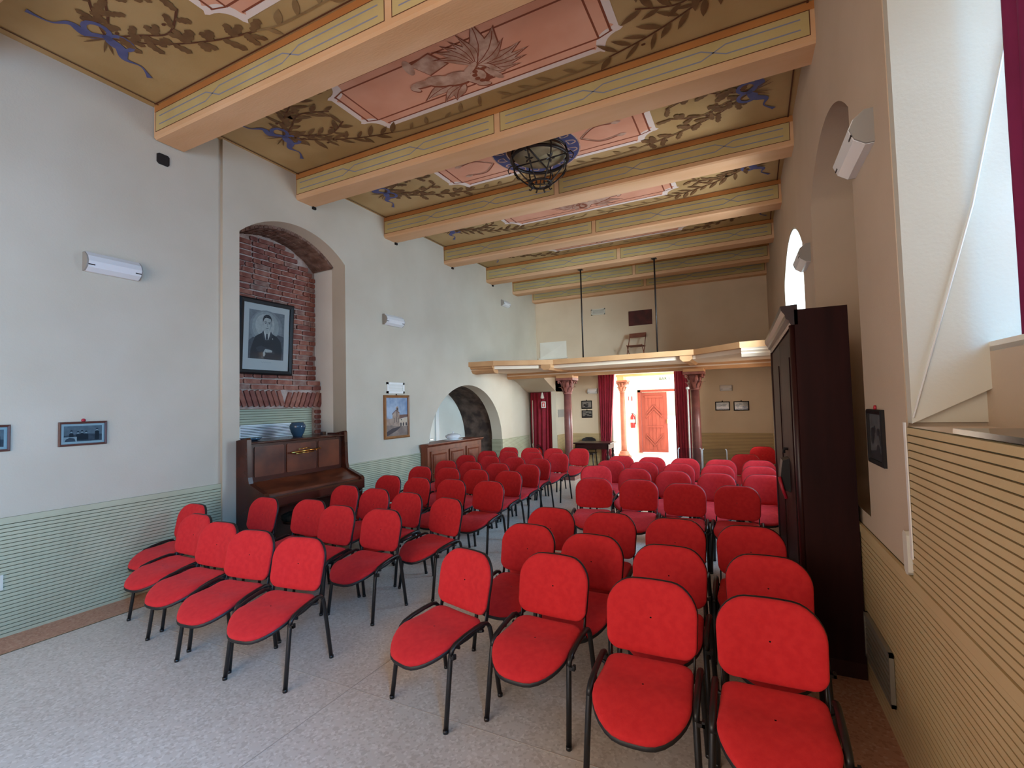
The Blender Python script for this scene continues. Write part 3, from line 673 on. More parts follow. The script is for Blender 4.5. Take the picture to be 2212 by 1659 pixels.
def column(x, y, ztop, label, m1, m2, r=.098):
    c = struct(empty('column', (x, y, 0)), label)
    b = MB(); b.box(-.18, .18, -.18, .18, 0, .08); b.lathe([(.17, .08), (.18, .12), (.16, .15), (.13, .16), (.145, .20), (r + .015, .24)], seg=24); obj('base', b, m1, c)
    zc = ztop - .38
    b = MB(); b.lathe([(r + .006, .23), (r, .4), (r * .97, zc * .6), (r * .88, zc)], seg=24); obj('shaft', b, m1, c)
    b = MB(); b.lathe([(r * .9, zc), (r * 1.15, zc + .02), (r * .95, zc + .04), (r * 1.0, zc + .12), (r * 1.25, zc + .24), (r * 1.75, zc + .32)], seg=24)
    b.box(-.205, .205, -.205, .205, zc + .325, zc + .38); obj('capital', b, m2, c)
    b = MB()
    for tier, (zz, rr, hh, n) in enumerate(((zc + .045, r * 1.02, .14, 8), (zc + .13, r * 1.15, .19, 8))):
        for i in range(n):
            a = 2 * PI * (i + .5 * tier) / n; ca, sa = math.cos(a), math.sin(a)
            pts = []
            for t, (dr, dz, hw) in enumerate([(0, 0, .028), (.012, .35, .036), (.025, .7, .032), (.06, .95, .022), (.085, .86, .010)]):
                pts.append(((rr + dr + t * .006) , zz + dz * hh, hw))
            bse = len(b.v)
            for (q, zq, hw) in pts: b.v += [(q * ca - hw * sa, q * sa + hw * ca, zq), ((q + .012) * ca, (q + .012) * sa, zq), (q * ca + hw * sa, q * sa - hw * ca, zq)]
            for t in range(len(pts) - 1):
                for s_ in (0, 1): b.face((bse + t * 3 + s_, bse + t * 3 + s_ + 1, bse + t * 3 + s_ + 4, bse + t * 3 + s_ + 3), 0, True)
    for i in range(4):
        a = PI / 4 + i * PI / 2; b.tube([(math.cos(a) * (r * 1.3), math.sin(a) * (r * 1.3), zc + .22), (math.cos(a) * .19, math.sin(a) * .19, zc + .30), (math.cos(a) * .235, math.sin(a) * .235, zc + .31), (math.cos(a) * .235, math.sin(a) * .235, zc + .27), (math.cos(a) * .21, math.sin(a) * .21, zc + .265)], .02, 6)
    obj('acanthus_leaves', b, m2, c)
    return c
column(-3.90, 10.72, GZ - .34, 'red stone column with carved capital nearer the curtained stair', M['porphyry'], M['porphyry_cap'])
column(-1.09, 10.72, GZ - .34, 'red stone column with carved capital beside the white pole', M['porphyry'], M['porphyry_cap'])
M['col_warm'] = mat('column_terracotta', srgb(150, 92, 72), 0.6, srgb(136, 80, 62), 6)
column(-3.68, 15.1, 2.43, 'terracotta column in the bright vestibule beside the street door', M['col_warm'], M['col_warm'], .085)
# tie rods from beam to gallery edge
for i, x in enumerate((-3.19, -1.66)):
    o = MB(); o.tube([(x, 9.80, GZ), (x, 9.80, ZB)], .016, 8); o.box(x - .05, x + .05, 9.75, 9.85, GZ, GZ + .012); o.box(x - .05, x + .05, 9.75, 9.85, ZB - .012, ZB)
    t = obj('tie_rod', o, M['iron']); tag(t, ('thin black iron rod from ceiling to gallery, nearer the wall vent', 'thin black iron rod from ceiling to gallery, nearer the folding chair')[i], 'rod', 'iron tie rods of the gallery')
# stair enclosure in the far corner
st = MB(); XS = -4.62
st.box(XS - .13, XS, 11.8, YB, 0, GZ - .3, 0)
st.prism([(10.95, GZ - .29), (11.0, GZ - .29 + .01), (11.8, 2.08), (YB, 2.08), (YB, GZ - .17), (10.95, GZ - .17)], XL - .03, XS, lambda u, v, w: (w, u, v), 0)
stair = struct(obj('wall_stair', st, M['plaster']))
TS = lambda u, v, w: Vector((XS + w, u, v))
wainscot('trim_10', TS, 11.83, YB - .02, 0, .94, .0305, False, M['slat_warm'], 'slatted wainscot on the side of the stair enclosure', rail=.02)
b = MB(); b.box(XS, XS + .012, 11.92, 12.40, 1.40, 1.60); pq = obj('wall_plate', b, M['grey']); tag(pq, 'small grey plate on the stair enclosure partly behind the first column', 'plate')
# window/hatch in the upper back wall
b = MB(); F4 = [(-5.33, 3.04), (-4.54, 3.04), (-4.54, 3.48), (-5.33, 3.48)]
b.prism(F4, YB - .012, YB - .004, lambda u, v, w: (u, w, v)); c0 = (-4.95, 3.16)
hp = MB(); ap = (-4.96, YB - .05, 3.22)
for i in range(4): hp.poly([(F4[i][0], YB - .013, F4[i][1]), (F4[(i + 1) % 4][0], YB - .013, F4[(i + 1) % 4][1]), ap])
hp.box(-5.36, -4.52, YB - .06, YB - .01, 3.00, 3.04)
obj('hatch_cover', hp, M['plaster_white'], wb)

# ------------------------------------------------------------------ red chairs
def sup(t, n): 
    c, s = math.cos(t), math.sin(t); return (abs(c) ** (2 / n) * (1 if c >= 0 else -1), abs(s) ** (2 / n) * (1 if s >= 0 else -1))
def sstep(a, b_, x): t = min(1, max(0, (x - a) / (b_ - a))); return t * t * (3 - 2 * t)
def rrect(hw_t, hw_b, hh, rt, rb, crown_t, crown_b, n=7):
    """rounded outline (u,v), counter-clockwise from the right side; separate corner radii and gently bowed edges"""
    pts = []
    def bow(u, v):
        if v > 0: return (u, v + crown_t * (1 - (u / hw_t) ** 2) * max(0, v / hh) ** 3)
        return (u, v - crown_b * (1 - (u / hw_b) ** 2) * max(0, -v / hh) ** 3)
    def hw(v): t = (v + hh) / (2 * hh); return hw_b + (hw_t - hw_b) * t
    for (sx, sy, r, a0) in ((1, -1, rb, -PI / 2), (1, 1, rt, 0), (-1, 1, rt, PI / 2), (-1, -1, rb, PI)):
        cv = sy * (hh - r); cu = sx * (hw(cv) - r)
        for i in range(n + 1):
            a = a0 + (PI / 2) * i / n; pts.append(bow(cu + r * math.cos(a), cv + r * math.sin(a)))
        # points along the following edge
        nxt = {(1, -1): [(hw(t * (hh - rt) + (1 - t) * (-hh + rb)), t * (hh - rt) + (1 - t) * (-hh + rb)) for t in (.33, .66)],
               (1, 1): [((hw_t - rt) * (1 - 2 * t), hh) for t in (.25, .5, .75)], (-1, 1): [(-hw((1 - t) * (hh - rt) + t * (-hh + rb)), (1 - t) * (hh - rt) + t * (-hh + rb)) for t in (.33, .66)],
               (-1, -1): [((hw_b - rb) * (2 * t - 1), -hh) for t in (.25, .5, .75)]}[(sx, sy)]
        pts += [bow(*q) for q in nxt]
    return pts
def shell(outline, rings, place):
    m = MB(); n = len(outline)
    for r, lvl in rings:
        for (u, v) in outline: m.v.append(place(u * r, v * r, r, lvl))
    for i in range(len(rings) - 1):
        for k in range(n):
            k2 = (k + 1) % n; m.face((i * n + k, i * n + k2, (i + 1) * n + k2, (i + 1) * n + k), 0, True)
    return m
SRING = [(.02, 1), (.3, 1), (.55, 1), (.75, 1), (.88, 1), (.95, 1), (.985, 1), (1.0, 0), (.985, -1), (.9, -1), (.02, -1)]
def seat_mb(grow, ztop, thick):
    out = rrect(.205 + grow, .228 + grow, .226 + grow, .075, .165, .0, .030)     # v<0 is the front
    def zc(x, y): return .450 + .024 * sstep(-.06, .14, y) - .085 * sstep(-.08, -.40, y) ** 1.2 + .006 * (x / .22) ** 2
    def place(u, v, r, lvl):
        x, y = u, v - .080; z = zc(x, y) + ztop - .020 * r ** 9
        return (x, y, z if lvl == 1 else z - thick * (.5 if lvl == 0 else 1))
    return shell(out, SRING, place)
def back_mb(grow, off, thick):
    out = rrect(.232 + grow, .220 + grow, .160 + grow, .128, .060, .010, .018)
    def place(u, v, r, lvl):
        x, zz = u, .652 + v; y0 = .172 + .235 * v - .032 * (x / .23) ** 2 + off + .016 * r ** 9
        return (x, y0 if lvl == 1 else y0 + thick * (.5 if lvl == 0 else 1), zz)
    m = shell(out, SRING, place); m.f = [f[::-1] for f in m.f]; return m
chair_parts = []
def cp(name, mb, m): chair_parts.append((name, mb.mesh(name, m)))
cp('seat', seat_mb(0, 0, .024), M['red'])
cp('seat_shell', seat_mb(.001, -.022, .020), M['blackplastic'])
cp('backrest', back_mb(0, 0, .018), M['red'])
cp('back_shell', back_mb(.002, .016, .020), M['blackplastic'])
for sx in (-1, 1):
    X0, X1 = sx * .248, sx * .236
    f = MB(); f.tube([(X0, -.215, .0), (sx * .241, -.180, .25), (X1, -.160, .385), (X1, -.150, .405)], .0150, 8, ry=.0125)
    f.lathe([(.0155, 0), (.0155, .018)], (X0, -.215, 0), 8); cp('leg', f, M['black'])
    f = MB(); f.tube([(X0, .215, .0), (sx * .241, .182, .24), (X1, .158, .40), (X1, .150, .43), (X1, .140, .445)], .0150, 8, ry=.0125)
    f.lathe([(.0155, 0), (.0155, .018)], (X0, .215, 0), 8); cp('leg', f, M['black'])
    f = MB(); f.tube([(X1, -.160, .385), (X1, -.150, .408), (X1, -.125, .428), (X1, -.06, .447), (X1, .03, .462), (X1, .095, .468), (X1, .125, .460), (X1, .140, .445)], .0155, 8, ry=.0125); cp('side_rail', f, M['black'])
    f = MB(); f.tube([(sx * .205, .06, .430), (sx * .207, .12, .432), (sx * .207, .150, .450), (sx * .207, .162, .50), (sx * .200, .178, .56), (sx * .195, .195, .64)], .016, 8, ry=.006); cp('back_upright', f, M['black'])
f = MB(); f.tube([(-.24, -.10, .405), (-.20, -.10, .398), (.20, -.10, .398), (.24, -.10, .405)], .010, 6); f.tube([(-.24, .09, .43), (-.2, .09, .415), (.2, .09, .415), (.24, .09, .43)], .010, 6)
cp('cross_bar', f, M['black'])
f = MB(); f.box(.236, .272, -.172, -.150, .372, .388); f.box(.260, .272, -.172, -.150, .372, .398); cp('link_hook', f, M['blackplastic'])
proto = empty('red_chair')
for nm, me in chair_parts: obj(nm, me, None, proto)
ORD = ['', 'first', 'second', 'third', 'fourth', 'fifth', 'sixth', 'seventh', 'eighth', 'ninth']
LB = [  # block by the piano: back-top positions from the photo, wall end first
    [(-5.10, 2.98, -2), (-4.58, 2.70, 0), (-4.07, 2.58, 3), (-3.54, 2.50, 7), (-3.0, 2.50, 8)],
    [(-4.75, 3.50, -2), (-4.14, 3.58, 0), (-3.62, 3.45, -2), (-3.09, 3.47, 0)],
    [(-4.49, 4.40, -3), (-3.96, 4.33, -4), (-3.42, 4.24, -8), (-2.82, 4.12, -14)],
    [(-4.51, 5.24, -4), (-3.99, 5.19, -5), (-3.47, 5.20, -5), (-2.95, 5.22, -7)],
    [(-4.70, 6.19, -4), (-4.17, 6.17, -5), (-3.65, 6.11, -6), (-3.13, 6.11, -8)],
    [(-4.77, 6.99, -4), (-4.24, 6.93, -5), (-3.72, 6.88, -5), (-3.19, 6.88, -8)],
    [(-4.90, 7.86, -4), (-4.38, 7.82, -5), (-3.86, 7.76, -5), (-3.32, 7.64, -8)],
    [(-4.93, 8.70, -3), (-4.40, 8.60, -4), (-3.87, 8.60, -5), (-3.33, 8.56, -8)],
    [(-4.84, 9.52, -3), (-4.31, 9.50, -4), (-3.79, 9.49, -5), (-3.26, 9.58, -8)]]
RB = [  # block by the wardrobe: aisle end first
    [(-1.69, 2.69, -15), (-1.14, 2.81, -3), (-.52, 2.60, 1), (.02, 2.56, 1)],
    [(-1.60, 3.44, -4), (-1.06, 3.33, -3), (-.53, 3.25, 0), (.03, 3.25, 1)],
    [(-1.66, 4.06, -3), (-1.13, 4.04, -2), (-.60, 4.01, 0), (-.07, 3.96, 1)],
    [(-1.81, 5.83, 9), (-1.27, 5.86, 4), (-.74, 5.74, 2), (-.21, 5.75, 0)],
    [(-2.14, 7.00, 22), (-1.53, 6.83, 2), (-1.0, 6.72, 0), (-.48, 6.66, 0), (.05, 6.68, 0)],
    [(-2.10, 7.68, 2), (-1.58, 7.62, 0), (-1.06, 7.52, 0), (-.53, 7.51, 0), (0, 7.50, 0)],
    [(-2.10, 8.37, 1), (-1.58, 8.30, 0), (-1.06, 8.26, 0), (-.53, 8.22, 0), (0, 8.22, 0)],
    [(-.17, 9.12, 0), (.11, 10.60, 2)]]
first = True; nrow = 0
def place(x, y, deg, label, group):
    global first
    o = proto if first else copy_tree(proto); first = False
    a = math.radians(deg); o.rotation_euler = (0, 0, a)
    o.location = (x + math.sin(a) * .205, y - math.cos(a) * .205, 0.003 if (x < -5.0 or x > .1) else 0.0)
    tag(o, label, 'chair', group)
def spaced(row, from_end):
    r_ = [list(q) for q in row]; idx = range(len(r_) - 2, -1, -1) if from_end else range(1, len(r_))
    for i in idx:
        j = i + 1 if from_end else i - 1
        if abs(r_[i][1] - r_[j][1]) < .42:
            if from_end: r_[i][0] = min(r_[i][0], r_[j][0] - .532)
            else: r_[i][0] = max(r_[i][0], r_[j][0] + .532)
    return r_
LB = [spaced(q, True) for q in LB]; RB = [spaced(q, False) for q in RB]
for r_i, row in enumerate(LB):
    for c_i, (x, y, dg) in enumerate(row):
        k = len(row) - c_i
        rw = 'front row' if r_i == 0 else f'{ORD[r_i + 1]} row'
        place(x, y, dg, f'red padded black-legged chair, {ORD[k]} from the aisle, {rw} of the piano block', 'red chairs of the piano block')
for r_i, row in enumerate(RB):
    for c_i, (x, y, dg) in enumerate(row):
        rw = 'front row' if r_i == 0 else f'{ORD[r_i + 1]} row'
        if r_i == 7: lab = ('red padded black-legged chair alone behind the seventh row of the wardrobe block', 'bright red padded chair alone by the back wall wainscot, hindmost of all')[c_i]
        elif r_i == 4 and c_i == 0: lab = 'red padded chair turned sideways at the aisle end of the fifth row, wardrobe block'
        else: lab = f'red padded black-legged chair, {ORD[c_i + 1]} from the aisle, {rw} of the wardrobe block'
        place(x, y, dg, lab, 'red chairs of the wardrobe block')

# two clear acrylic chairs
def acrylic_chair(x, y, deg, label):
    e = empty('acrylic_chair', (x, y, 0), math.radians(deg)); tag(e, label, 'chair', 'clear acrylic chairs')
    m = MB(); m.box(-.20, .20, .190, .197, .45, .86); obj('backrest', m, M['acrylic'], e)
    m = MB(); m.box(-.20, .20, -.21, .19, .445, .453); obj('seat', m, M['acrylic'], e)
    for sx in (-1, 1):
        m = MB(); m.tube([(sx * .205, .19, 0), (sx * .205, .192, .82), (sx * .198, .192, .85), (sx * .18, .192, .862)], .010, 8); obj('leg', m, M['acrylic_edge'], e)
        m = MB(); m.tube([(sx * .205, -.20, 0), (sx * .205, -.20, .45)], .010, 8); obj('leg', m, M['acrylic_edge'], e)
acrylic_chair(-1.11, 9.48, 3, 'clear acrylic chair standing beside the white pole')
acrylic_chair(-.68, 9.36, 0, 'clear acrylic chair next to the red chair behind the seventh row')

# ------------------------------------------------------------------ piano
px0, px1, pxf, pxb = 3.61, 5.14, -5.25, -5.86
pn = empty('upright_piano', (pxf, (px0 + px1) / 2, 0)); tag(pn, 'dark walnut upright piano with brass bar standing in front of the brick niche', 'piano')
def pp(name, mb, m, par=None):
    o = obj(name, mb, m, pn if par is None else par)
    if par is None: o.location = (-pxf, -(px0 + px1) / 2, 0)
    return o
def bevbox(x0, x1, y0, y1, z0, z1, c=.008):
    m = MB(); m.prism([(x0, z0), (x1 - c, z0), (x1, z0 + c), (x1, z1 - c), (x1 - c, z1), (x0, z1)], y0, y1, lambda u, v, w: (u, w, v)); return m
for y in (px0, px1 - .055):
    m = MB(); m.prism([(-5.41, 0), (-5.18, 0), (-5.18, .62), (-4.90, .66), (-4.90, .80), (-4.93, .83), (-5.18, .93), (-5.20, 1.0), (-5.215, 1.43), (-5.23, 1.45), (-5.41, 1.42)], y, y + .055, lambda u, v, w: (u, w, v)); pp('side_panel', m, M['wood_pianodark'])
pp('lid', bevbox(pxb, -5.22, px0 + .05, px1 - .05, 1.375, 1.40), M['wood_pianodark'])
m = MB(); m.box(-5.50, -5.26, px1 - .10, px1 - .06, 1.40, 1.425); m.box(-5.62, -5.57, px1 - .12, px1 - .06, 1.40, 1.44); pp('lid_edge', m, M['wood_pianodark'])
fb = MB(); fb.box(-5.30, -5.262, px0 + .055, px1 - .055, .93, 1.375); fp = pp('front_panel', fb, M['wood_pianodark'])
ys = [px0 + .10, px0 + .10 + .44, px0 + .10 + .93, px1 - .10]
for i in range(3):
    a, c = ys[i] + .02, ys[i + 1] - .02
    m = MB(); m.prism([(a + .012, .985), (c - .012, .985), (c, .997), (c, 1.328), (c - .012, 1.34), (a + .012, 1.34), (a, 1.328), (a, .997)], -5.262, -5.252, lambda u, v, w: (w, u, v)); o = obj('veneer_panel', m, M['wood_piano'], fp)
br = MB(); br.tube([(-5.215, 4.20, 1.225), (-5.215, 4.66, 1.245)], .012, 10); br.tube([(-5.225, 4.32, 1.262), (-5.225, 4.50, 1.270)], .006, 8); br.tube([(-5.225, 4.28, 1.205), (-5.225, 4.56, 1.215)], .006, 8)
for y in (4.26, 4.60): br.tube([(-5.25, y, 1.228), (-5.215, y, 1.228)], .007, 8)
pp('brass_bar', br, M['brass'])
m = MB(); m.prism([(-5.30, .80), (-5.30, .94), (-5.24, .93), (-5.16, .895), (-5.06, .85), (-4.95, .815), (-4.95, .78)], px0 + .055, px1 - .055, lambda u, v, w: (u, w, v), 0, False); pp('fallboard', m, M['wood_piano'])
m = MB(); m.prism([(-5.30, .66), (-4.885, .66), (-4.875, .68), (-4.875, .765), (-4.89, .785), (-4.96, .79), (-5.30, .80)], px0 + .055, px1 - .055, lambda u, v, w: (u, w, v)); pp('key_slip', m, M['wood_pianodark'])
pp('bottom_panel', bevbox(-5.40, -5.31, px0 + .055, px1 - .055, .10, .66), M['wood_pianodark'])
pp('plinth', bevbox(-5.42, -5.22, px0 + .055, px1 - .055, 0, .10), M['wood_pianodark'])
for y in (px0 + .01, px1 - .055):
    m = MB(); m.lathe([(.022, .10), (.030, .14), (.020, .2), (.034, .30), (.038, .44), (.024, .54), (.032, .60), (.032, .66)], (-4.95, y + .022, 0), 12); m.box(-5.2, -4.90, y, y + .045, 0, .10); pp('console_leg', m, M['wood_pianodark'])
m = MB()
for k in (-.09, .09): m.box(-5.22, -5.10, 4.38 + k - .03, 4.38 + k + .03, .05, .065)
pp('pedal', m, M['brass'])
# blue vase on the piano
v_ = empty('vase', (-5.58, 4.60, 1.40)); tag(v_, 'small blue glazed ceramic vase standing on the piano lid', 'vase')
m = MB(); m.lathe([(.055, 0), (.060, .01), (.085, .06), (.102, .12), (.104, .145), (.092, .172), (.078, .180), (.082, .190), (.072, .192), (.066, .17)], (0, 0, 0), 28); obj('body', m, M['bluevase'], v_)
# shallow blue bowl near the left end of the lid
v_ = empty('low_bowl', (-5.50, 3.86, 1.40)); tag(v_, 'low dark blue tray-like bowl lying on the piano lid by the vent', 'bowl')
m = MB(); m.lathe([(.07, 0), (.10, .012), (.125, .035), (.12, .037), (.07, .015)], (0, 0, 0), 24); obj('body', m, M['bluevase'], v_)
# stool with tapestry cushion
sx_, sy_ = -4.86, 4.30
s_ = empty('piano_stool', (-5.02, 4.12, 0)); s_.scale = (1, 1, 1); tag(s_, 'round piano stool with dark patterned cushion in front of the piano', 'stool')
m = MB(); m.lathe([(.165, .44), (.175, .46), (.17, .50), (.12, .525), (.0, .532)], seg=28); obj('cushion', m, M['fur'], s_)
m = MB(); m.lathe([(.155, .41), (.16, .44)], seg=24); m.lathe([(.03, .16), (.022, .3), (.03, .41)], seg=12); obj('pedestal', m, M['wood_pianodark'], s_)
for i in range(3):
    a = i * 2 * PI / 3 + .4; m = MB(); m.tube([(.02 * math.cos(a), .02 * math.sin(a), .20), (.10 * math.cos(a), .10 * math.sin(a), .15), (.17 * math.cos(a), .17 * math.sin(a), .02), (.185 * math.cos(a), .185 * math.sin(a), .012)], .016, 8); obj('leg', m, M['wood_pianodark'], s_)
# white louvred vent behind the piano
def vent(name, T, u0, u1, v0, v1, n, label, cat='vent', frame=.02, m1=None, dark=None, group=None):
    e = empty(name, T((u0 + u1) / 2, (v0 + v1) / 2, 0)); tag(e, label, cat, group); L = Vector(e.location); m1 = m1 or M['white']
    def A(nm, mb, m): o = obj(nm, mb, m, e); o.location = -L
    f = MB()
    for (a, b2, c, d) in ((u0, u1, v0, v0 + frame), (u0, u1, v1 - frame, v1), (u0, u0 + frame, v0, v1), (u1 - frame, u1, v0, v1)): f.box(a, b2, c, d, .0, .02, T=T)
    A('frame', f, m1)
    f = MB(); f.box(u0 + frame, u1 - frame, v0 + frame, v1 - frame, .0, .003, T=T); A('backing', f, dark or M['darkframe'])
    for i in range(n):
        z0 = v0 + frame + (v1 - v0 - 2 * frame) * (i + .15) / n; z1 = z0 + (v1 - v0 - 2 * frame) * .62 / n
        f = MB(); f.box(u0 + frame, u1 - frame, z0, z1, .004, .016, T=T); A('slat', f, m1)
    return e
vent('convector_grille', lambda u, v, w: Vector((-6.0 + w, u, v)), 4.03, 4.98, 1.37, 1.58, 8, 'white louvred convector grille on the green panel behind the piano', 'grille')

M['ventgrey'] = mat('vent_grey', srgb(128, 122, 110), 0.5)
# ------------------------------------------------------------------ framed things
def frame(name, T, u0, u1, v0, v1, fw, depth, mf, label, mount=0.0, mm=None, pic=None, glass=True, cat='picture', group=None, mats=None, hook=None):
    """T(u,v,w) with w out of the wall; pic(mb,u0,u1,v0,v1,wz) paints the flat print"""
    e = empty(name, T((u0 + u1) / 2, (v0 + v1) / 2, 0)); tag(e, label, cat, group); L = Vector(e.location)
    def A(nm, mb, m): o = obj(nm, mb, m, e); o.location = -L; return o
    f = MB(); bev = fw * .35
    O_ = [(u0, v0), (u1, v0), (u1, v1), (u0, v1)]; I_ = [(u0 + fw, v0 + fw), (u1 - fw, v0 + fw), (u1 - fw, v1 - fw), (u0 + fw, v1 - fw)]
    B_ = [(u0 + bev, v0 + bev), (u1 - bev, v0 + bev), (u1 - bev, v1 - bev), (u0 + bev, v1 - bev)]
    for i in range(4):
        j = (i + 1) % 4
        f.poly([T(*O_[i], 0), T(*O_[j], 0), T(*O_[j], depth * .7), T(*O_[i], depth * .7)]); f.poly([T(*O_[i], depth * .7), T(*O_[j], depth * .7), T(*B_[j], depth), T(*B_[i], depth)])
        f.poly([T(*B_[i], depth), T(*B_[j], depth), T(*I_[j], depth * .75), T(*I_[i], depth * .75)]); f.poly([T(*I_[i], depth * .75), T(*I_[j], depth * .75), T(*I_[j], 0), T(*I_[i], 0)])
    A('moulding', f, mf)
    a, b2, c, d = u0 + fw, u1 - fw, v0 + fw, v1 - fw
    if mount: f = MB(); f.box(a, b2, c, d, .001, depth * .25, T=T); A('mount', f, mm or M['mount'])
    f = MB(); q = (a + mount, b2 - mount, c + mount, d - mount)
    pic(f, *q, T, depth * .25 + .001); A('print', f, mats)
    if glass: f = MB(); f.poly([T(a, c, depth * .5), T(b2, c, depth * .5), T(b2, d, depth * .5), T(a, d, depth * .5)]); A('pane', f, M['glass'])
    if hook: f = MB(); f.lathe([(.001, 0), (hook[0], .002), (hook[0], .010), (.001, .014)], (0, 0, 0), 10, T=lambda x, y, z: T((u0 + u1) / 2 + x, v1 + hook[0] * .7 + y, z)); A('hook', f, hook[1])
    return e
PK = [0]
G = [mat(f'print_grey_{i}', srgb(*c), 0.6, srgb(*d), 30) for i, (c, d) in enumerate((((36, 36, 40), (28, 28, 32)), ((88, 87, 88), (72, 71, 73)), ((138, 135, 131), (122, 119, 116)), ((204, 196, 182), (190, 182, 168)), ((232, 222, 204), (222, 212, 194)), ((154, 150, 144), (142, 138, 132)), ((176, 170, 160), (164, 158, 148)), ((62, 61, 63), (50, 49, 52))))]
def el(mb, T, w, cu, cv, a, b2, mi, n=20, ang=0, t0=0, t1=2 * PI):
    PK[0] = (PK[0] + 1) % 60; w += PK[0] * 4e-6
    c, s = math.cos(ang), math.sin(ang)
    mb.poly([T(cu + a * math.cos(t) * c - b2 * math.sin(t) * s, cv + a * math.cos(t) * s + b2 * math.sin(t) * c, w) for t in [t0 + (t1 - t0) * i / n for i in range(n)]], mi)
PK = [0]
def pl(mb, T, w, pts, mi): PK[0] = (PK[0] + 1) % 60; mb.poly([T(u, v, w + PK[0] * 4e-6) for u, v in pts], mi)
def portrait(mb, a, b2, c, d, T, w):
    W, Hh = b2 - a, d - c; S = lambda pts: [(a + W * x, c + Hh * (.09 + .91 * y)) for x, y in pts]; e = .0004
    P = lambda k, pts, mi: pl(mb, T, w + e * k, S(pts), mi)
    def E(k, x, y, rx, ry, mi, ang=0): el(mb, T, w + e * k, a + W * x, c + Hh * (.09 + .91 * y), W * rx, W * ry, mi, 24, ang)
    PK[0] = 0
    P(0, [(0, 0), (1, 0), (1, 1), (0, 1)], 2); E(1, .48, .66, .46, .44, 5); E(1, .46, .68, .38, .38, 6); E(1, .44, .70, .27, .29, 3)
    P(1, [(0, 0), (1, 0), (1, .50), (.82, .54), (.6, .40), (.3, .42), (.12, .44), (0, .36)], 1)
    P(2, [(.05, 0), (.93, 0), (.95, .22), (.90, .40), (.80, .49), (.66, .54), (.58, .57), (.42, .57), (.30, .52), (.18, .46), (.12, .34), (.06, .18)], 0)
    E(3, .50, .585, .072, .10, 3)                                            # neck
    P(4, [(.405, .60), (.445, .555), (.50, .50), (.555, .555), (.60, .60), (.60, .55), (.545, .42), (.50, .39), (.45, .42), (.395, .55)], 4)
    P(5, [(.475, .535), (.525, .535), (.535, .43), (.50, .38), (.462, .43)], 7)
    P(6, [(.395, .60), (.35, .54), (.42, .40), (.485, .35), (.44, .47)], 7); P(6, [(.605, .60), (.66, .53), (.58, .40), (.515, .35), (.565, .47)], 7)
    E(7, .392, .735, .022, .05, 6); E(7, .613, .735, .022, .05, 5)           # ears
    P(8, [(.385, .78), (.392, .69), (.415, .635), (.455, .59), (.50, .575), (.548, .59), (.59, .635), (.612, .69), (.615, .78), (.59, .85), (.50, .875), (.41, .85)], 3)
    P(9, [(.56, .86), (.612, .79), (.612, .69), (.59, .635), (.55, .60), (.575, .68), (.58, .78)], 6)   # cheek in half shade
    P(10, [(.372, .76), (.368, .83), (.395, .895), (.45, .93), (.52, .935), (.59, .905), (.63, .84), (.626, .76), (.612, .80), (.60, .845), (.54, .862), (.47, .868), (.42, .85), (.395, .81)], 0)
    P(11, [(.42, .88), (.48, .915), (.54, .915), (.50, .895)], 7)
    for x, sg in ((.447, 1), (.553, -1)):
        E(12, x, .752, .030, .013, 5); E(13, x, .752, .017, .010, 0); P(13, [(x - .042, .775), (x - .01, .788), (x + .042, .779), (x + .040, .771), (x - .01, .778), (x - .04, .767)], 7)
    P(12, [(.492, .75), (.508, .75), (.522, .690), (.505, .680), (.482, .688)], 6); P(13, [(.482, .690), (.505, .679), (.523, .691), (.505, .686)], 1)
    P(12, [(.455, .648), (.485, .656), (.50, .652), (.515, .656), (.548, .648), (.515, .640), (.485, .640)], 1); P(12, [(.475, .615), (.525, .615), (.515, .608), (.485, .608)], 6)
    P(9, [(.20, .22), (.34, .28), (.62, .22), (.74, .16), (.72, .12), (.44, .14), (.24, .16)], 7)
    P(10, [(.43, .175), (.46, .215), (.60, .205), (.66, .19), (.66, .155), (.50, .145), (.455, .15)], 3); P(10, [(.40, .13), (.43, .175), (.455, .15), (.47, .10), (.44, .055), (.405, .06)], 3)
    for i in range(4): P(11, [(.47 + i * .045, .150), (.475 + i * .045, .19), (.479 + i * .045, .19), (.474 + i * .045, .150)], 5)
    E(10, .66, .44, .014, .012, 4)
    for i in range(16):                                    # faint handwritten line under the print
        x0 = .36 + i * .018; pl(mb, T, w + e, [(a + W * x0, c + Hh * (.030 + .012 * math.sin(i * 2.1))), (a + W * (x0 + .016), c + Hh * (.030 + .012 * math.sin((i + 1) * 2.1))), (a + W * (x0 + .016), c + Hh * (.034 + .012 * math.sin((i + 1) * 2.1))), (a + W * x0, c + Hh * (.034 + .012 * math.sin(i * 2.1)))], 2)
TP = lambda u, v, w: Vector((-6.035 + w + (v - 2.25) * .055, u, v))
frame('framed_portrait', TP, 4.03, 4.865, 2.26, 3.28, .062, .035, M['darkframe'], 'large black-framed portrait of a man in dark suit hanging on the brick niche', .085, M['mount'], portrait, True, 'picture', None, G)
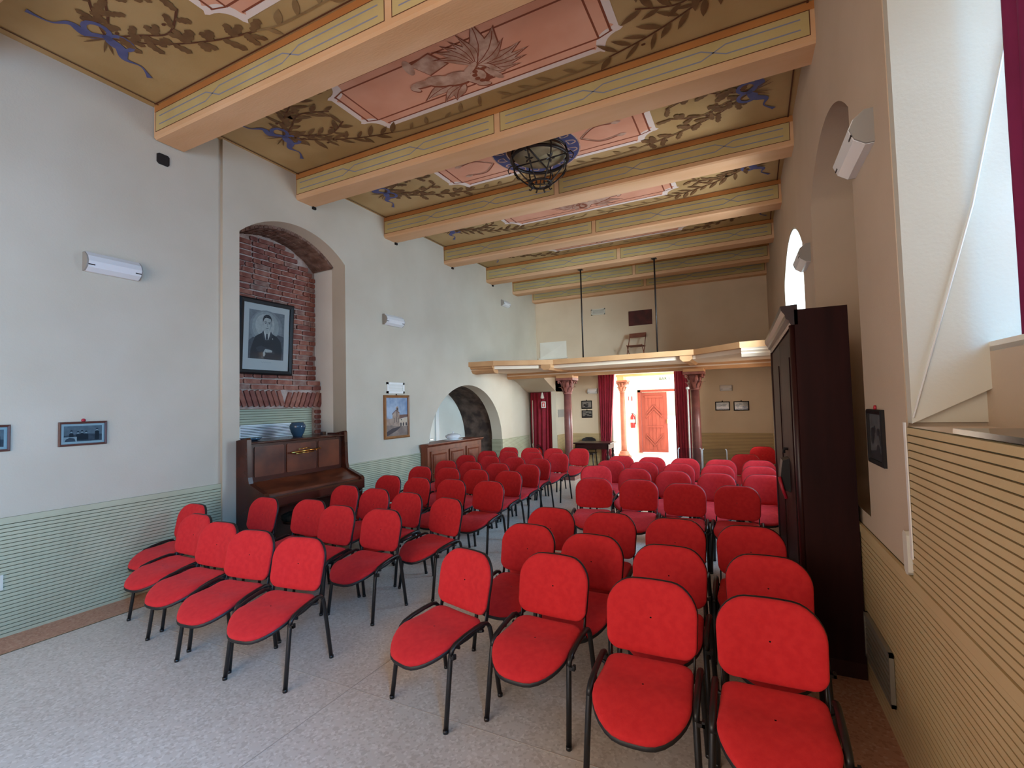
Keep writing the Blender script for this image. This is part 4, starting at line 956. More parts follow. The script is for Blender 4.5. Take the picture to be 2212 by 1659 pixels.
def group_photo(seed):
    def f(mb, a, b2, c, d, T, w):
        r = random.Random(seed); W, Hh = b2 - a, d - c; e = .0004
        PK[0] = 0; pl(mb, T, w, [(a, c), (b2, c), (b2, d), (a, d)], 2)
        pl(mb, T, w + e, [(a, c), (b2, c), (b2, c + Hh * .42), (a + W * .5, c + Hh * .50), (a, c + Hh * .40)], 1)
        for x, hgt in ((.2, .62), (.36, .55), (.47, .6), (.57, .56), (.86, .72)):
            x += r.uniform(-.02, .02); x0 = a + W * x
            pl(mb, T, w + 2 * e, [(x0 - W * .06, c + Hh * .08), (x0 + W * .06, c + Hh * .08), (x0 + W * .055, c + Hh * (hgt - .12)), (x0, c + Hh * (hgt - .04)), (x0 - W * .055, c + Hh * (hgt - .12))], 0)
            el(mb, T, w + 3 * e, x0, c + Hh * hgt, W * .026, W * .034, 3, 12); pl(mb, T, w + 4 * e, [(x0 - W * .04, c + Hh * (hgt + .03)), (x0 + W * .04, c + Hh * (hgt + .03)), (x0 + W * .02, c + Hh * (hgt + .11)), (x0 - W * .02, c + Hh * (hgt + .11))], 0)
        pl(mb, T, w + 4 * e, [(a, c), (a + W * .33, c), (a + W * .33, c + Hh * .30), (a, c + Hh * .30)], 3); pl(mb, T, w + 5 * e, [(a + W * .02, c), (a + W * .30, c), (a + W * .27, c + Hh * .2), (a + W * .14, c + Hh * .26), (a + W * .05, c + Hh * .16)], 1)
    return f
TLf = lambda u, v, w: Vector((XLN + w, u, v)); TLg = lambda u, v, w: Vector((XL + w, u, v))
M['pin'] = mat('red_pin', srgb(170, 30, 50), 0.4)
frame('framed_photo', TLf, 2.015, 2.37, 1.49, 1.705, .018, .018, M['brownframe'], 'small brown-framed group photograph on the plain wall, red pin above it', .02, M['offwhite'], group_photo(3), True, 'picture', None, G, (.016, M['pin']))
frame('framed_photo', TLf, 1.36, 1.71, 1.485, 1.70, .018, .018, M['brownframe'], 'small brown-framed photograph cut off by the picture edge on the plain wall', .02, M['offwhite'], group_photo(5), True, 'picture', None, G, (.016, M['pin']))
PA = [mat('oil_sky', srgb(112, 136, 164), .6, srgb(160, 176, 194), 6), mat('oil_church', srgb(170, 148, 130), .7, srgb(150, 126, 110), 14), mat('oil_house', srgb(206, 190, 168), .7, srgb(190, 172, 150), 14), mat('oil_roof', srgb(112, 80, 68), .7), mat('oil_ground', srgb(140, 124, 112), .7, srgb(116, 100, 92), 8), mat('oil_dark', srgb(62, 54, 56), .7)]
def church(mb, a, b2, c, d, T, w):
    W, Hh = b2 - a, d - c; e = .0004; S = lambda pts: [(a + W * x, c + Hh * y) for x, y in pts]; P = lambda k, pts, mi: pl(mb, T, w + e * k, S(pts), mi)
    PK[0] = 0; P(0, [(0, 0), (1, 0), (1, 1), (0, 1)], 0); P(1, [(0, 0), (1, 0), (1, .30), (.5, .26), (0, .30)], 4)
    P(2, [(0, .28), (.30, .28), (.30, .46), (.12, .44), (.1, .50), (.06, .44), (0, .44)], 1)
    P(3, [(.30, .26), (.62, .24), (.62, .58), (.58, .60), (.58, .74), (.52, .78), (.45, .74), (.45, .64), (.30, .56)], 1); P(4, [(.28, .55), (.45, .65), (.62, .585), (.62, .61), (.45, .68), (.28, .58)], 3)
    P(3, [(.62, .25), (1, .24), (1, .48), (.62, .44)], 2); P(4, [(.60, .44), (1, .49), (1, .55), (.62, .55)], 3)
    for x in (.68, .80, .93): P(5, [(x - .035, .25), (x + .035, .25), (x + .035, .32), (x, .35), (x - .035, .32)], 5)
    for x, y in ((.37, .34), (.47, .36), (.56, .34), (.5, .5)): P(5, [(x - .012, y), (x + .012, y), (x + .012, y + .13), (x - .012, y + .13)], 5)
    P(5, [(.49, .66), (.55, .66), (.55, .72), (.52, .74), (.49, .72)], 5); P(5, [(.68, .40), (.72, .40), (.72, .43), (.68, .43)], 5)
    P(2, [(0, .10), (.3, .2), (.7, .24), (.5, .14), (.1, .02), (0, 0)], 5)
frame('framed_painting', TLg, 6.13, 6.77, 1.245, 1.97, .042, .04, M['wood_frame'], 'gilt wood-framed painting of a church and square hanging between niche and alcove', 0, None, church, False, 'picture', None, PA, (.014, M['iron']))
def landscape(seed):
    def f(mb, a, b2, c, d, T, w):
        r = random.Random(seed); W, Hh = b2 - a, d - c; e = .0004
        PK[0] = 0; pl(mb, T, w, [(a, c), (b2, c), (b2, d), (a, d)], 3)
        for k in range(7):
            x, y = a + W * r.uniform(.15, .85), c + Hh * r.uniform(.15, .75); el(mb, T, w + e * (k + 1), x, y, min(W * r.uniform(.08, .2), x - a, b2 - x), min(Hh * r.uniform(.06, .16), y - c, d - y), r.choice((0, 1, 1, 2)), 9, 0)
        pl(mb, T, w + 9 * e, [(a, c), (b2, c), (b2, c + Hh * .16), (a + W * .4, c + Hh * .22), (a, c + Hh * .12)], r.choice((1, 2)))
    return f
TBf = lambda u, v, w: Vector((u, YB - w, v))
for (u0, u1, v0, v1, sd, lab) in ((-4.165, -3.87, 1.60, 1.82, 11, 'small dark-framed photograph, upper of the pair behind the table'), (-4.16, -3.87, 1.36, 1.56, 12, 'small dark-framed photograph, lower of the pair behind the table'),
        (-.83, -.51, 1.50, 1.71, 13, 'small black-framed photograph on the back wall, nearer the second column'), (-.43, -.10, 1.49, 1.71, 14, 'small black-framed photograph on the back wall, nearer the wardrobe')):
    frame('framed_photo', TBf, u0, u1, v0, v1, .022, .02, M['darkframe'], lab, .0, None, landscape(sd), True, 'picture', 'photographs on the back wall', G, (.014, M['darkframe']))
TRf = lambda u, v, w: Vector((XR(u) - w, u, v))
frame('framed_photo', TRf, 3.08, 3.40, 1.385, 1.685, .025, .02, M['darkframe'], 'dark-framed photograph on the pier between window and wardrobe, red pin above', .0, None, landscape(20), False, 'picture', None, [G[0], G[0], G[0], G[1], G[1]], (.014, M['pin']))
# red board and grilles high on the back wall
m = MB(); m.box(-2.81, -2.22, YB - .025, YB, 3.72, 4.10); bo = obj('wall_board', m, M['reddark']); tag(bo, 'dark oxblood red panel hanging high on the back wall above the gallery', 'panel')
vent('wall_vent', TBf, -3.81, -3.43, 4.10, 4.26, 5, 'white rectangular wall vent high on the back wall above the gallery', 'vent', .03, M['offwhite'], M['grey'])
vent('wall_vent', TLg, 6.21, 6.65, 2.00, 2.185, 6, 'white rectangular wall vent above the church painting', 'vent', .035, M['white'], M['offwhite'])
vent('floor_vent', lambda u, v, w: Vector((XR(u) - .02 - w, u, v)), 3.08, 3.64, .18, .45, 7, 'grey metal vent grille low in the wainscot beside the wardrobe', 'vent', .02, M['ventgrey'], M['ventgrey'])

# wall lamps
def wall_lamp(T, u0, u1, v0, v1, depth, label, group='wall lamps', small=False):
    e = empty('wall_lamp', T((u0 + u1) / 2, (v0 + v1) / 2, 0)); tag(e, label, 'lamp', group); L = Vector(e.location)
    def A(nm, mb, m): o = obj(nm, mb, m, e); o.location = -L; return o
    hh = (v1 - v0) / 2; vc = (v0 + v1) / 2
    prof = [(0, hh), (depth * .35, hh), (depth * .8, hh * .55), (depth, 0), (depth * .8, -hh * .62), (depth * .35, -hh), (0, -hh)]
    m = MB(); m.prism([(w_, vc + z_) for w_, z_ in prof], u0 + .012, u1 - .012, lambda w_, v, u: T(u, v, w_), 0); A('diffuser', m, M['diffuser'])
    for a in (u0, u1 - .012):
        m = MB(); m.prism([(w_ * .96, vc + z_ * .97) for w_, z_ in prof], a, a + .012, lambda w_, v, u: T(u, v, w_), 0); A('end_cap', m, M['grey'])
    m = MB()
    for a in (u0 + .012, u1 - .062): m.box(a, a + .05, vc - hh * .42, vc - hh * .26, depth * .80, depth * .90, T=T)
    A('clip', m, M['iron'])
    m = MB(); m.box(u0 + .01, u1 - .01, vc - hh * .9, vc + hh * .9, .0, .012, T=T); A('back_plate', m, M['white'])
wall_lamp(TLf, 2.17, 2.62, 3.085, 3.265, .10, 'white half-round wall lamp on the plain wall above the small photographs')
wall_lamp(TLg, 6.14, 6.60, 3.135, 3.315, .10, 'white half-round wall lamp between the brick niche and the alcove, above the painting')
wall_lamp(TLg, 10.36, 10.72, 4.18, 4.33, .10, 'small white wall lamp high above the gallery on the piano side wall')
wall_lamp(TRf, 2.96, 3.42, 3.04, 3.22, .11, 'white wall lamp on the pier beside the near window')
wall_lamp(TRf, 5.36, 5.82, 3.06, 3.24, .11, 'white wall lamp between the dark niche and the bright far window')
wall_lamp(TBf, -3.97, -3.70, 2.00, 2.14, .09, 'cream wall lamp above the photographs behind the table')
wall_lamp(TBf, -.71, -.44, 1.96, 2.10, .09, 'cream wall lamp on the back wall above two photographs near the wardrobe')
# sensor, sockets
m = MB(); m.prism([(2.78, 4.39), (2.80, 4.37), (2.885, 4.37), (2.90, 4.39), (2.90, 4.47), (2.885, 4.485), (2.80, 4.485), (2.78, 4.47)], 0, .012, TLf); tag(obj('blank_socket', m, M['blackplastic']), 'black blank socket plate below the first ceiling beam', 'socket')
m = MB(); m.box(-5.60, -5.47, AL1 - .014, AL1, 1.35, 1.45); tag(obj('wall_switch', m, M['blackplastic']), 'black switch plate on the reveal of the arched alcove', 'switch')
m = MB(); m.box(1.64, 1.68, .38, .50, .018, .024, T=TLf); tag(obj('wall_outlet', m, M['offwhite']), 'pale socket cover low on the green slatted wainscot', 'socket')

# ------------------------------------------------------------------ cabinet with tureen
ce = empty('cabinet', (-5.28, 8.0, 0)); tag(ce, 'low cherry wood cabinet with three panelled doors standing before the alcove', 'cabinet')
cy0, cy1, cxf = 7.08, 8.98, -5.235
def cc(name, mb, m, par=None):
    o = obj(name, mb, m, par or ce)
    if par is None: o.location = (5.28, -8.0, 0)
    return o
m = MB(); m.box(-5.62, cxf, cy0, cy1, .0, 1.02) if False else None
m.box(-5.60, cxf - .02, AL0 + .03, cy1, .06, 1.03); m.box(-5.395, cxf - .02, cy0, AL0 + .03, .06, 1.03); m.box(-5.395, cxf - .05, cy0 + .02, cy1 - .02, 0, .06); cc('body', m, M['wood_cab'])
m = MB(); m.prism([(cxf - .02, 1.03), (cxf + .0, 1.035), (cxf + .03, 1.07), (cxf + .03, 1.085), (-5.39, 1.085), (-5.39, 1.03)], cy0 - .03, cy1 + .03, lambda u, v, w: (u, w, v)); m.box(-5.66, -5.389, AL0 + .02, cy1 + .03, 1.03, 1.085); cc('top', m, M['wood_cab'])
for i in range(3):
    a = cy0 + .09 + i * .60; c = a + .52
    m = MB(); m.box(cxf - .02, cxf, a, c, .14, .95); dr = cc('door', m, M['wood_cab'])
    m = MB(); m.prism([(a + .06, .20), (c - .06, .20), (c - .06, .89), (a + .06, .89)], cxf, cxf + .004, lambda u, v, w: (w, u, v)); 
    q0 = [(a + .05, .19), (c - .05, .19), (c - .05, .90), (a + .05, .90)]; q1 = [(a + .085, .225), (c - .085, .225), (c - .085, .865), (a + .085, .865)]
    for k in range(4):
        j = (k + 1) % 4; m.poly([(cxf + .012, *q0[k]), (cxf + .012, *q0[j]), (cxf + .002, *q1[j]), (cxf + .002, *q1[k])]); m.poly([(cxf, *q0[k]), (cxf, *q0[j]), (cxf + .012, *q0[j]), (cxf + .012, *q0[k])])
    m.box(cxf + .002, cxf + .008, a + .10, c - .10, .24, .85); o = obj('raised_panel', m, M['wood_cab'], dr)
    m = MB(); m.lathe([(.008, 0), (.012, .015), (.0, .02)], (0, 0, 0), 8, T=lambda x, y, z: (cxf + z, a + .04 + x, .56 + y)); obj('knob', m, M['brass'], dr)
te = empty('tureen', (-5.46, 8.22, 1.085)); tag(te, 'white china tureen with lid standing on the cabinet top', 'tureen')
m = MB(); SC = lambda x, y, z: (x * .78, y * 1.15, z); m.lathe([(.08, 0), (.10, .01), (.155, .045), (.17, .075), (.165, .08)], (0, 0, 0), 24, T=SC); obj('bowl', m, M['china'], te)
m = MB(); m.lathe([(.172, .08), (.165, .092), (.11, .115), (.04, .128), (.018, .132), (.016, .145), (.026, .155), (.02, .165), (.0, .168)], (0, 0, 0), 24, T=SC); obj('lid', m, M['china'], te)
m = MB(); m.lathe([(.20, .0), (.22, .006), (.21, .012)], (0, 0, 0), 24, T=SC); obj('saucer', m, M['china'], te)
for sg in (-1, 1): m = MB(); m.tube([(0, sg * .185, .05), (0, sg * .225, .06), (0, sg * .225, .08), (0, sg * .19, .075)], .008, 6); obj('handle', m, M['china'], te)

# ------------------------------------------------------------------ wardrobe
wy0, wy1, wz = 3.70, 5.9, 2.345
TW = lambda x, y, z: Vector((XR(y) - .025 - x, y, z))      # x: depth out of the wall
we = empty('wardrobe', (.4, wy0, 0)); tag(we, 'tall very dark mahogany wardrobe against the window wall', 'wardrobe')
def ww_(name, mb, m, par=None):
    o = obj(name, mb, m, par or we)
    if par is None: o.location = (-.4, -wy0, 0)
    return o
D_ = .295
m = MB(); m.box(0, D_, wy0, wy1, .0, wz, T=TW); ww_('body', m, M['wood_dark_matt'])
for sgn, (ya, yb2) in enumerate(((wy0, wy0 + .06), (wy1 - .06, wy1))):
    m = MB(); m.tube([TW(D_ + .01, ya + .03, .12), TW(D_ + .01, ya + .03, wz - .10)], .022, 12); m.tube([TW(D_ + .005, ya + .075, .12), TW(D_ + .005, ya + .075, wz - .10)], .012, 10); ww_('corner_moulding', m, M['wood_dark'])
m = MB(); pro = [(D_ - .02, wz - .10), (D_ + .02, wz - .10), (D_ + .03, wz - .085), (D_ + .03, wz - .07), (D_ + .05, wz - .055), (D_ + .055, wz - .03), (D_ + .075, wz), (D_ + .08, wz + .03), (D_ - .02, wz + .035)]
m.prism(pro, wy0 + .0, wy1 + .0, lambda x, z, y: TW(x, y, z)); ww_('cornice', m, M['wood_dark'])
m = MB(); m.box(0, D_ + .02, wy0 - .001, wy1 + .001, 0, .10, T=TW); ww_('plinth', m, M['wood_dark'])
for i in range(2):
    a = wy0 + .10 + i * (wy1 - wy0 - .2) / 2; c = a + (wy1 - wy0 - .2) / 2 - .01
    m = MB(); m.box(D_, D_ + .018, a, c, .12, wz - .12, T=TW); d_ = ww_('door', m, M['wood_dark_matt'])
    m = MB(); m.box(D_ + .018, D_ + .026, a + .12, c - .12, .3, wz - .3, T=TW); ww_('door_panel', m, M['wood_dark_matt'], d_); d_.children[-1].location = (0, 0, 0)
bg_ = empty('hanging_bag', TW(D_ + .03, 4.35, 1.22)); tag(bg_, 'dark cloth bag with a reddish strap hanging on the wardrobe front', 'bag'); Lb = Vector(bg_.location)
m = MB(); yk = 4.35
m.prism([(0, 1.30), (.05, 1.28), (.06, 1.22), (.07, 1.14), (.05, 1.06), (.0, 1.04)], yk - .10, yk + .10, lambda x, z, y: TW(D_ + .022 + x, y, z)); o = obj('bag_body', m, M['darkframe'], bg_); o.location = -Lb
m = MB(); m.tube([TW(D_ + .10, yk - .12, 1.16), TW(D_ + .085, yk - .13, 1.08), TW(D_ + .06, yk - .13, 1.0)], .012, 8); o = obj('strap', m, M['pin'], bg_); o.location = -Lb
m = MB(); m.tube([TW(D_ + .015, yk, 1.36), TW(D_ + .05, yk, 1.365), TW(D_ + .055, yk, 1.33)], .012, 8); o = obj('hook', m, M['darkframe'], bg_); o.location = -Lb

# ------------------------------------------------------------------ curtains
def curtain(name, x0, x1, y, z0, z1, m, label, folds=7, amp=.035, taper=None, along='x', seed=1, ties=None):
    mb = MB(); nu, nv = folds * 8, 14; r = random.Random(seed); ph = [r.uniform(0, 6) for _ in range(4)]
    for side in (0, 1):
        for j in range(nv + 1):
            t = j / nv; z = z1 + (z0 - z1) * t
            a, b2 = x0, x1
            if taper: ta, tb = taper(t); a, b2 = x0 + ta, x1 + tb
            for i in range(nu + 1):
                s = i / nu; d = amp * (.55 + .45 * t) * math.sin(2 * PI * folds * s + .5 * math.sin(3 * t + ph[0])) + .3 * amp * math.sin(2 * PI * folds * .37 * s + ph[1] + t)
                u = a + (b2 - a) * s
                p = (u, y + d + side * .006, z) if along == 'x' else (y + d + side * .006, u, z)
                mb.v.append(p)
    N = (nu + 1); half = N * (nv + 1)
    for side in (0, 1):
        for j in range(nv):
            for i in range(nu):
                q = [side * half + j * N + i, side * half + j * N + i + 1, side * half + (j + 1) * N + i + 1, side * half + (j + 1) * N + i]; mb.face(q if side == 0 else q[::-1], 0, True)
    o = obj(name, mb, m); tag(o, label, 'curtain'); return o
curtain('door_curtain', -3.66, -3.22, YB - .09, .03, 2.50, M['curtain'], 'crimson curtain gathered at the doorway side behind the table', 6, .035, lambda t: (.04 * t, -.20 * t if t < .75 else -.15 - .0 * t))
curtain('door_curtain', -1.74, -1.38, YB - .09, .02, 2.50, M['curtain'], 'crimson curtain hanging beside the second column and the white pole', 6, .035, None, seed=4)
curtain('stair_curtain', XL + .03, -4.77, 11.92, .03, 2.07, M['curtain_dark'], 'dark red curtain closing the stair opening in the far corner', 5, .04, None, seed=6)
M['curtain_mag'] = mat('curtain_magenta', srgb(124, 24, 74), 0.85, srgb(110, 18, 64), 6)
curtain('window_curtain', 1.75, 2.46, .93, 1.975, 3.75, M['curtain_mag'], 'magenta curtain hanging in the near window recess', 8, .03, None, 'y', seed=8)
m = MB(); m.tube([(-3.75, YB - .05, 2.505), (-1.3, YB - .05, 2.505)], .012, 8); tag(obj('curtain_rail', m, M['iron']), 'thin dark rail above the wide doorway carrying the two crimson curtains', 'rail')
m = MB(); m.tube([(.93, 1.0, 3.78), (.93, 2.65, 3.78)], .012, 8); tag(obj('curtain_rail', m, M['iron']), 'thin dark rail inside the near window recess', 'rail')
# blind strap along the splayed reveal, and its winder
m = MB(); m.tube([TR(2.648, 3.5, .44), TR(2.648, 2.55, .245), TR(2.648, 1.66, .006)], .004, 6); m.box(2.655, 2.680, 1.05, 1.64, -.024, -.019, T=TR); st_ = obj('blind_strap', m, M['white']); tag(st_, 'pale blind strap running down the window reveal to the slatted panel', 'strap')
m = MB(); m.prism([(2.70, .98), (2.72, .965), (2.74, .965), (2.76, .98), (2.76, 1.14), (2.74, 1.155), (2.72, 1.155), (2.70, 1.14)], -.03, 0, TR); tag(obj('strap_winder', m, M['offwhite']), 'rounded cream strap winder at the corner of the slatted panel', 'winder')

# ------------------------------------------------------------------ table and black chair by the back wall
tb = empty('side_table', (-3.62, 11.80, 0)); tag(tb, 'dark wooden table with turned legs beside the gathered crimson curtain', 'table')
m = MB(); m.prism([(-.48, .745), (.48, .745), (.49, .755), (.48, .775), (-.48, .775), (-.49, .755)], -.30, .30, lambda u, v, w: (u, w, v)); obj('tabletop', m, M['wood_dark'], tb)
m = MB(); m.box(-.42, .42, -.25, -.23, .62, .745); m.box(-.42, .42, .23, .25, .62, .745); m.box(-.42, -.40, -.25, .25, .62, .745); m.box(.40, .42, -.25, .25, .62, .745); obj('apron', m, M['wood_dark'], tb)
for sx in (-1, 1):
    for sy in (-1, 1):
        m = MB(); m.lathe([(.018, 0), (.028, .03), (.018, .08), (.024, .2), (.040, .36), (.044, .44), (.022, .50), (.036, .54), (.024, .58), (.034, .62)], (sx * .40, sy * .23, 0), 14); obj('leg', m, M['wood_dark'], tb)
bc = empty('black_chair', (-3.95, 12.26, 0), PI * .01); tag(bc, 'black plastic chair with rounded back standing at the dark table', 'chair')
m = MB(); m.prism([(-.20, 0), (.20, 0), (.22, .06), (.22, .20), (.17, .29), (.08, .33), (-.08, .33), (-.17, .29), (-.22, .20), (-.22, .06)], .16, .19, lambda u, v, w: (u, w + .04 * (u / .22) ** 2 * -1, .52 + v)); obj('backrest', m, M['blackplastic'], bc)
m = MB(); m.prism([(-.21, -.22), (.21, -.22), (.22, -.18), (.20, .18), (-.20, .18), (-.22, -.18)], .43, .46, lambda u, v, w: (u, v, w)); obj('seat', m, M['blackplastic'], bc)
for sx in (-1, 1):
    m = MB(); m.tube([(sx * .2, -.2, 0), (sx * .18, -.17, .43)], .014, 8); obj('leg', m, M['black'], bc)
    m = MB(); m.tube([(sx * .2, .2, 0), (sx * .18, .16, .43), (sx * .17, .175, .58)], .014, 8); obj('leg', m, M['black'], bc)

# white pole beside the second column
wp = empty('white_pole', (-1.20, 10.38, 0)); tag(wp, 'slim white pole with round knob standing beside the second column', 'pole')
m = MB(); m.tube([(0, 0, .02), (.005, 0, 1.98)], .016, 10); obj('shaft', m, M['white'], wp)
m = MB(); m.lathe([(.0, 0), (.03, .012), (.036, .03), (.026, .055), (0, .065)], (.005, 0, 1.975), 14); obj('knob', m, M['white'], wp)
m = MB(); m.lathe([(.12, 0), (.12, .012), (.03, .03), (.018, .06)], seg=20); obj('foot', m, M['white'], wp)
# things before the stair curtain
m = MB(); m.tube([(-5.30, 11.78, .62), (-5.31, 11.77, .70), (-5.285, 11.77, .72), (-5.285, 11.79, 1.86)], .012, 8); tag(obj('white_staff', m, M['offwhite']), 'thin white hooked staff leaning before the dark red stair curtain', 'staff'); bpy.data.objects['white_staff'].location.z = 0
m2 = MB(); m2.tube([(-5.285, 11.79, .0), (-5.285, 11.79, .72)], .012, 8); o = obj('lower_shaft', m2, M['offwhite'], bpy.data.objects['white_staff'])
def extinguisher(x, y, z, label, s=1.0, wall=True):
    e = empty('fire_extinguisher', (x, y, z)); tag(e, label, 'extinguisher', 'fire extinguishers'); 
    m = MB(); m.lathe([(.075 * s, 0), (.08 * s, .02 * s), (.08 * s, .36 * s), (.06 * s, .42 * s), (.025 * s, .45 * s), (.025 * s, .48 * s)], seg=20); obj('cylinder', m, M['red_ext'], e)
    m = MB(); m.lathe([(.081 * s, .18 * s), (.081 * s, .28 * s)], seg=20, cap=False); obj('label_band', m, M['white'], e)
    m = MB(); m.box(-.02 * s, .02 * s, -.09 * s, .03 * s, .48 * s, .50 * s); m.box(-.015 * s, .015 * s, -.10 * s, .02 * s, .52 * s, .535 * s); obj('handle', m, M['iron'], e)
    m = MB(); m.tube([(.03 * s, 0, .48 * s), (.09 * s, -.02 * s, .44 * s), (.10 * s, -.03 * s, .30 * s), (.095 * s, -.03 * s, .12 * s)], .012 * s, 8); obj('hose', m, M['iron'], e)
extinguisher(-5.10, 11.72, 0, 'red fire extinguisher standing on the floor before the stair curtain', 1.3)
extinguisher(-3.78, 16.88, .86, 'red fire extinguisher hanging on the bright wall beside the street door', 1.0)
def sign(T, u0, u1, v0, v1, label, draw, mats):
    m = MB(); m.box(u0, u1, v0, v1, 0, .006, T=T); draw(m); o = obj('safety_sign', m, mats); tag(o, label, 'sign'); return o
TS1 = lambda u, v, w: Vector((u, 11.83 - w, v))
def ds1(m): m.poly([TS1(u, v, .008) for u, v in ((-5.02, 1.68), (-4.945, 1.68), (-4.945, 1.80), (-5.02, 1.80))], 1); m.poly([TS1(u, v, .010) for u, v in ((-4.995, 1.69), (-4.97, 1.69), (-4.965, 1.76), (-4.98, 1.785), (-5.0, 1.76))], 2)
sign(TS1, -5.045, -4.92, 1.655, 1.825, 'small white extinguisher sign with red pictogram before the stair curtain', ds1, [M['white'], M['red_ext'], M['white']])
TV = lambda u, v, w: Vector((u, 16.99 - w, v))
def ds2(m): m.poly([TV(u, v, .008) for u, v in ((-3.94, 1.80), (-3.91, 1.80), (-3.91, 1.95), (-3.94, 1.95))], 1); m.poly([TV(u, v, .008) for u, v in ((-3.83, 1.79), (-3.79, 1.79), (-3.79, 1.95), (-3.83, 1.95))], 1)
sign(TV, -3.97, -3.76, 1.77, 1.97, 'white extinguisher sign with two red marks on the bright vestibule wall', ds2, [M['white'], M['red_ext']])
TV3 = lambda u, v, w: Vector((-3.314 + w, u, v))
m = MB(); m.box(YB + .05, YB + .20, 1.32, 1.62, 0, .004, T=TV3); m.box(YB + .24, YB + .36, 1.30, 1.60, 0, .004, T=TV3)
for i in range(9): m.box(YB + .07, YB + .18, 1.35 + i * .028, 1.36 + i * .028, .004, .005, 1, T=TV3); m.box(YB + .26, YB + .34, 1.33 + i * .028, 1.34 + i * .028, .004, .005, 1, T=TV3)
tag(obj('paper_notice', m, [M['white'], M['grey']]), 'two white printed notices on the bright doorway lining', 'notice')
m = MB(); m.lathe([(.03, 0), (.05, .02), (.028, .12), (.02, .15), (.012, .17)], (-4.985, 11.76, 1.90), 12); tag(obj('white_bell_lamp', m, M['white']), 'small white bulb hanging under the sloping soffit before the stair curtain', 'bulb')
# lettering above the street door
fc = bpy.data.curves.new('door_lettering', 'FONT'); fc.body = 'BAR.1'; fc.size = .145; fc.extrude = .004; fc.align_x = 'CENTER'
to = bpy.data.objects.new('tmp', fc); COL.objects.link(to); me = bpy.data.meshes.new_from_object(to.evaluated_get(bpy.context.evaluated_depsgraph_get())); bpy.data.objects.remove(to)
me.materials.clear(); me.materials.append(M['green_ink'])
lo = bpy.data.objects.new('door_lettering', me); COL.objects.link(lo); lo.location = (-2.68, 16.985, 2.47); lo.rotation_euler = (PI / 2, 0, 0); tag(lo, 'small dark green lettering on the white wall above the street door', 'lettering')

# ------------------------------------------------------------------ street door
dd = struct(empty('door_1', (-3.05, 17, 0)), 'red-brown panelled street door, one leaf closed and one open')
def dp(name, mb, m, par=None):
    o = obj(name, mb, m, par or dd)
    if par is None: o.location = (3.05, -17, 0)
    return o
m = MB(); m.box(-3.60, -3.50, 16.94, 17.2, 0, 2.16); m.box(-3.60, -1.70, 16.94, 17.2, 2.08, 2.16); m.box(-1.80, -1.70, 16.94, 17.2, 0, 2.16); dp('door_frame', m, M['wood_door'])
m = MB(); m.box(-3.49, -2.64, 17.00, 17.05, .02, 2.07); lf = dp('door_leaf', m, M['wood_door'])
yl = 16.995
for nm, pts in (('top_panel', [(-3.36, 1.88), (-2.77, 1.88), (-2.77, 1.95), (-3.36, 1.95)]), ('lock_rail', [(-3.34, .86), (-2.79, .86), (-2.79, .92), (-3.34, .92)])):
    m = MB(); m.prism(pts, yl - .035, yl + .01, lambda u, v, w: (u, w, v)); dp(nm, m, M['wood_door'], lf).location = (0, 0, 0)
for k, (dz, sgn) in enumerate(((1.30, 1), (1.18, 1), (.62, -1), (.52, -1))):
    for sx in (-1, 1):
        c = -3.065; z0 = dz; z1 = dz + sgn * .30; 
        m = MB(); m.prism([(c + sx * .27, z0), (c + sx * .27, z0 + .05), (c, z1 + .05), (c, z1)], yl - .035, yl + .01, lambda u, v, w: (u, w, v)); dp('chevron_batten', m, M['wood_door'], lf).location = (0, 0, 0)
for i in range(5):
    m = MB(); m.box(-3.38 + i * .125, -3.38 + i * .125 + .118, yl - .004, yl + .006, .10, 1.86); dp('board', m, M['wood_door'], lf).location = (0, 0, 0)
m = MB(); m.box(-1.80, -1.75, 17.05, 17.85, .02, 2.07); dp('door_leaf', m, M['wood_door'])
m = MB(); m.box(-2.66, -2.64, 16.95, 17.0, 1.0, 1.14); dp('door_handle', m, M['brass'])
# step before the door
m = MB(); m.box(-3.6, -1.6, 16.55, 16.94, 0, .04); struct(obj('step', m, M['grey'])) if False else None

# ------------------------------------------------------------------ folding chair on the gallery
fc_ = empty('folding_chair', (-2.55, 12.05, GZ), math.radians(-4)); tag(fc_, 'brown wooden folding chair standing on the gallery against the back wall', 'chair')
for sx in (-1, 1):
    m = MB(); m.tube([(sx * .21, -.24, 0), (sx * .205, .02, .44), (sx * .20, .20, .78)], .016, 8, ry=.010); obj('back_leg', m, M['wood_chair'], fc_)
    m = MB(); m.tube([(sx * .185, .24, 0), (sx * .185, -.02, .30), (sx * .185, -.17, .46)], .014, 8, ry=.010); obj('front_leg', m, M['wood_chair'], fc_)
for i in range(5):
    m = MB(); y = -.19 + i * .08; m.box(-.19, .19, y, y + .06, .44, .455); obj('seat_slat', m, M['wood_chair'], fc_)
m = MB(); m.box(-.21, .21, .165, .185, .68, .79); obj('back_slat', m, M['wood_chair'], fc_)
m = MB(); m.tube([(-.2, .12, .10), (.2, .12, .10)], .010, 8); obj('stretcher', m, M['wood_chair'], fc_)

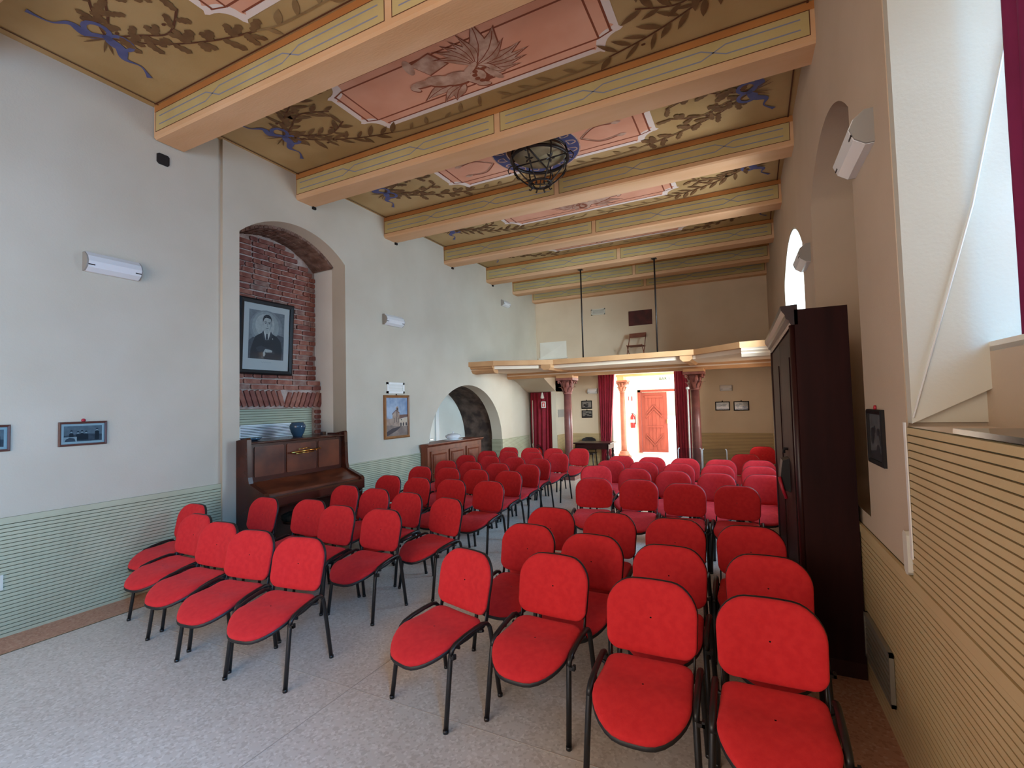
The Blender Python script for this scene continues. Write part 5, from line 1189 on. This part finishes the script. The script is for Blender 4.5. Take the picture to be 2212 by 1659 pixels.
# ------------------------------------------------------------------ wrought iron ceiling lamp
lx, ly = -2.22, 5.36
le = empty('ceiling_lamp', (lx, ly, ZC)); tag(le, 'black wrought iron basket lamp hanging under the blue painted medallion', 'lamp')
def ring(r_, z, t=.012, n=36): m = MB(); m.tube([(r_ * math.cos(2 * PI * i / n), r_ * math.sin(2 * PI * i / n), z) for i in range(n + 1)], t, 8, cap=False); return m
obj('top_ring', ring(.345, -.20, .020), M['iron'], le); obj('upper_ring', ring(.33, -.10, .012), M['iron'], le); obj('bottom_ring', ring(.135, -.50, .014), M['iron'], le)
m = MB(); m.lathe([(.325, -.135), (.325, -.150), (.0, -.165)], seg=36, cap=False); M['lampglass'] = mat('lamp_opal_glass', srgb(160, 148, 118), .35, srgb(140, 128, 100), 5); obj('glass_disc', m, M['lampglass'], le)
m = MB(); m.lathe([(.02, 0), (.02, -.13)], seg=10); m.lathe([(.08, 0), (.08, -.012)], seg=20); obj('stem', m, M['iron'], le)
for i in range(8):
    a = 2 * PI * i / 8; ca, sa = math.cos(a), math.sin(a)
    m = MB(); m.tube([(r_ * ca, r_ * sa, z) for r_, z in ((.33, -.08), (.36, -.18), (.345, -.27), (.29, -.36), (.21, -.44), (.135, -.50), (.11, -.53), (.13, -.555), (.15, -.54))], .009, 6); obj('rib', m, M['iron'], le)
    if i % 2 == 0:
        m = MB(); m.tube([(.345 * ca, .345 * sa, -.20), (.40 * ca, .40 * sa, -.19), (.435 * ca, .435 * sa, -.23), (.42 * ca, .42 * sa, -.28), (.395 * ca, .395 * sa, -.27)], .008, 6); obj('scroll', m, M['iron'], le)
    m = MB(); rr, zz = (.30, -.33)
    for k in range(5):
        b_ = 2 * PI * k / 5; tx, ty = -sa, ca; ux, uy, uz = ca * .45, sa * .45, .89
        c0 = Vector((rr * ca + .02 * ca, rr * sa + .02 * sa, zz)); d_ = Vector((tx * math.cos(b_) + ux * math.sin(b_), ty * math.cos(b_) + uy * math.sin(b_), uz * math.sin(b_)))
        n_ = Vector((tx * -math.sin(b_) + ux * math.cos(b_), ty * -math.sin(b_) + uy * math.cos(b_), uz * math.cos(b_))); ou = Vector((ca, sa, -.4)).normalized()
        p = [c0, c0 + d_ * .03 + n_ * .013 + ou * .008, c0 + d_ * .062 + ou * .004, c0 + d_ * .03 - n_ * .013 + ou * .008]
        q = [v - ou * .005 for v in p]; bb = len(m.v); m.v += [tuple(v) for v in p + q]
        m.face((bb, bb + 1, bb + 2, bb + 3)); m.face((bb + 7, bb + 6, bb + 5, bb + 4))
        for e2 in range(4): m.face((bb + e2, bb + (e2 + 1) % 4, bb + 4 + (e2 + 1) % 4, bb + 4 + e2))
    obj('iron_flower', m, M['iron'], le)
m = MB(); m.tube([(-.33, 0, -.21), (.33, 0, -.21)], .010, 6); m.tube([(0, -.33, -.21), (0, .33, -.21)], .010, 6); m.tube([(-.12, -.06, -.505), (.12, .06, -.505)], .007, 6); m.tube([(.06, -.12, -.505), (-.06, .12, -.505)], .007, 6); obj('cross_bars', m, M['iron'], le)
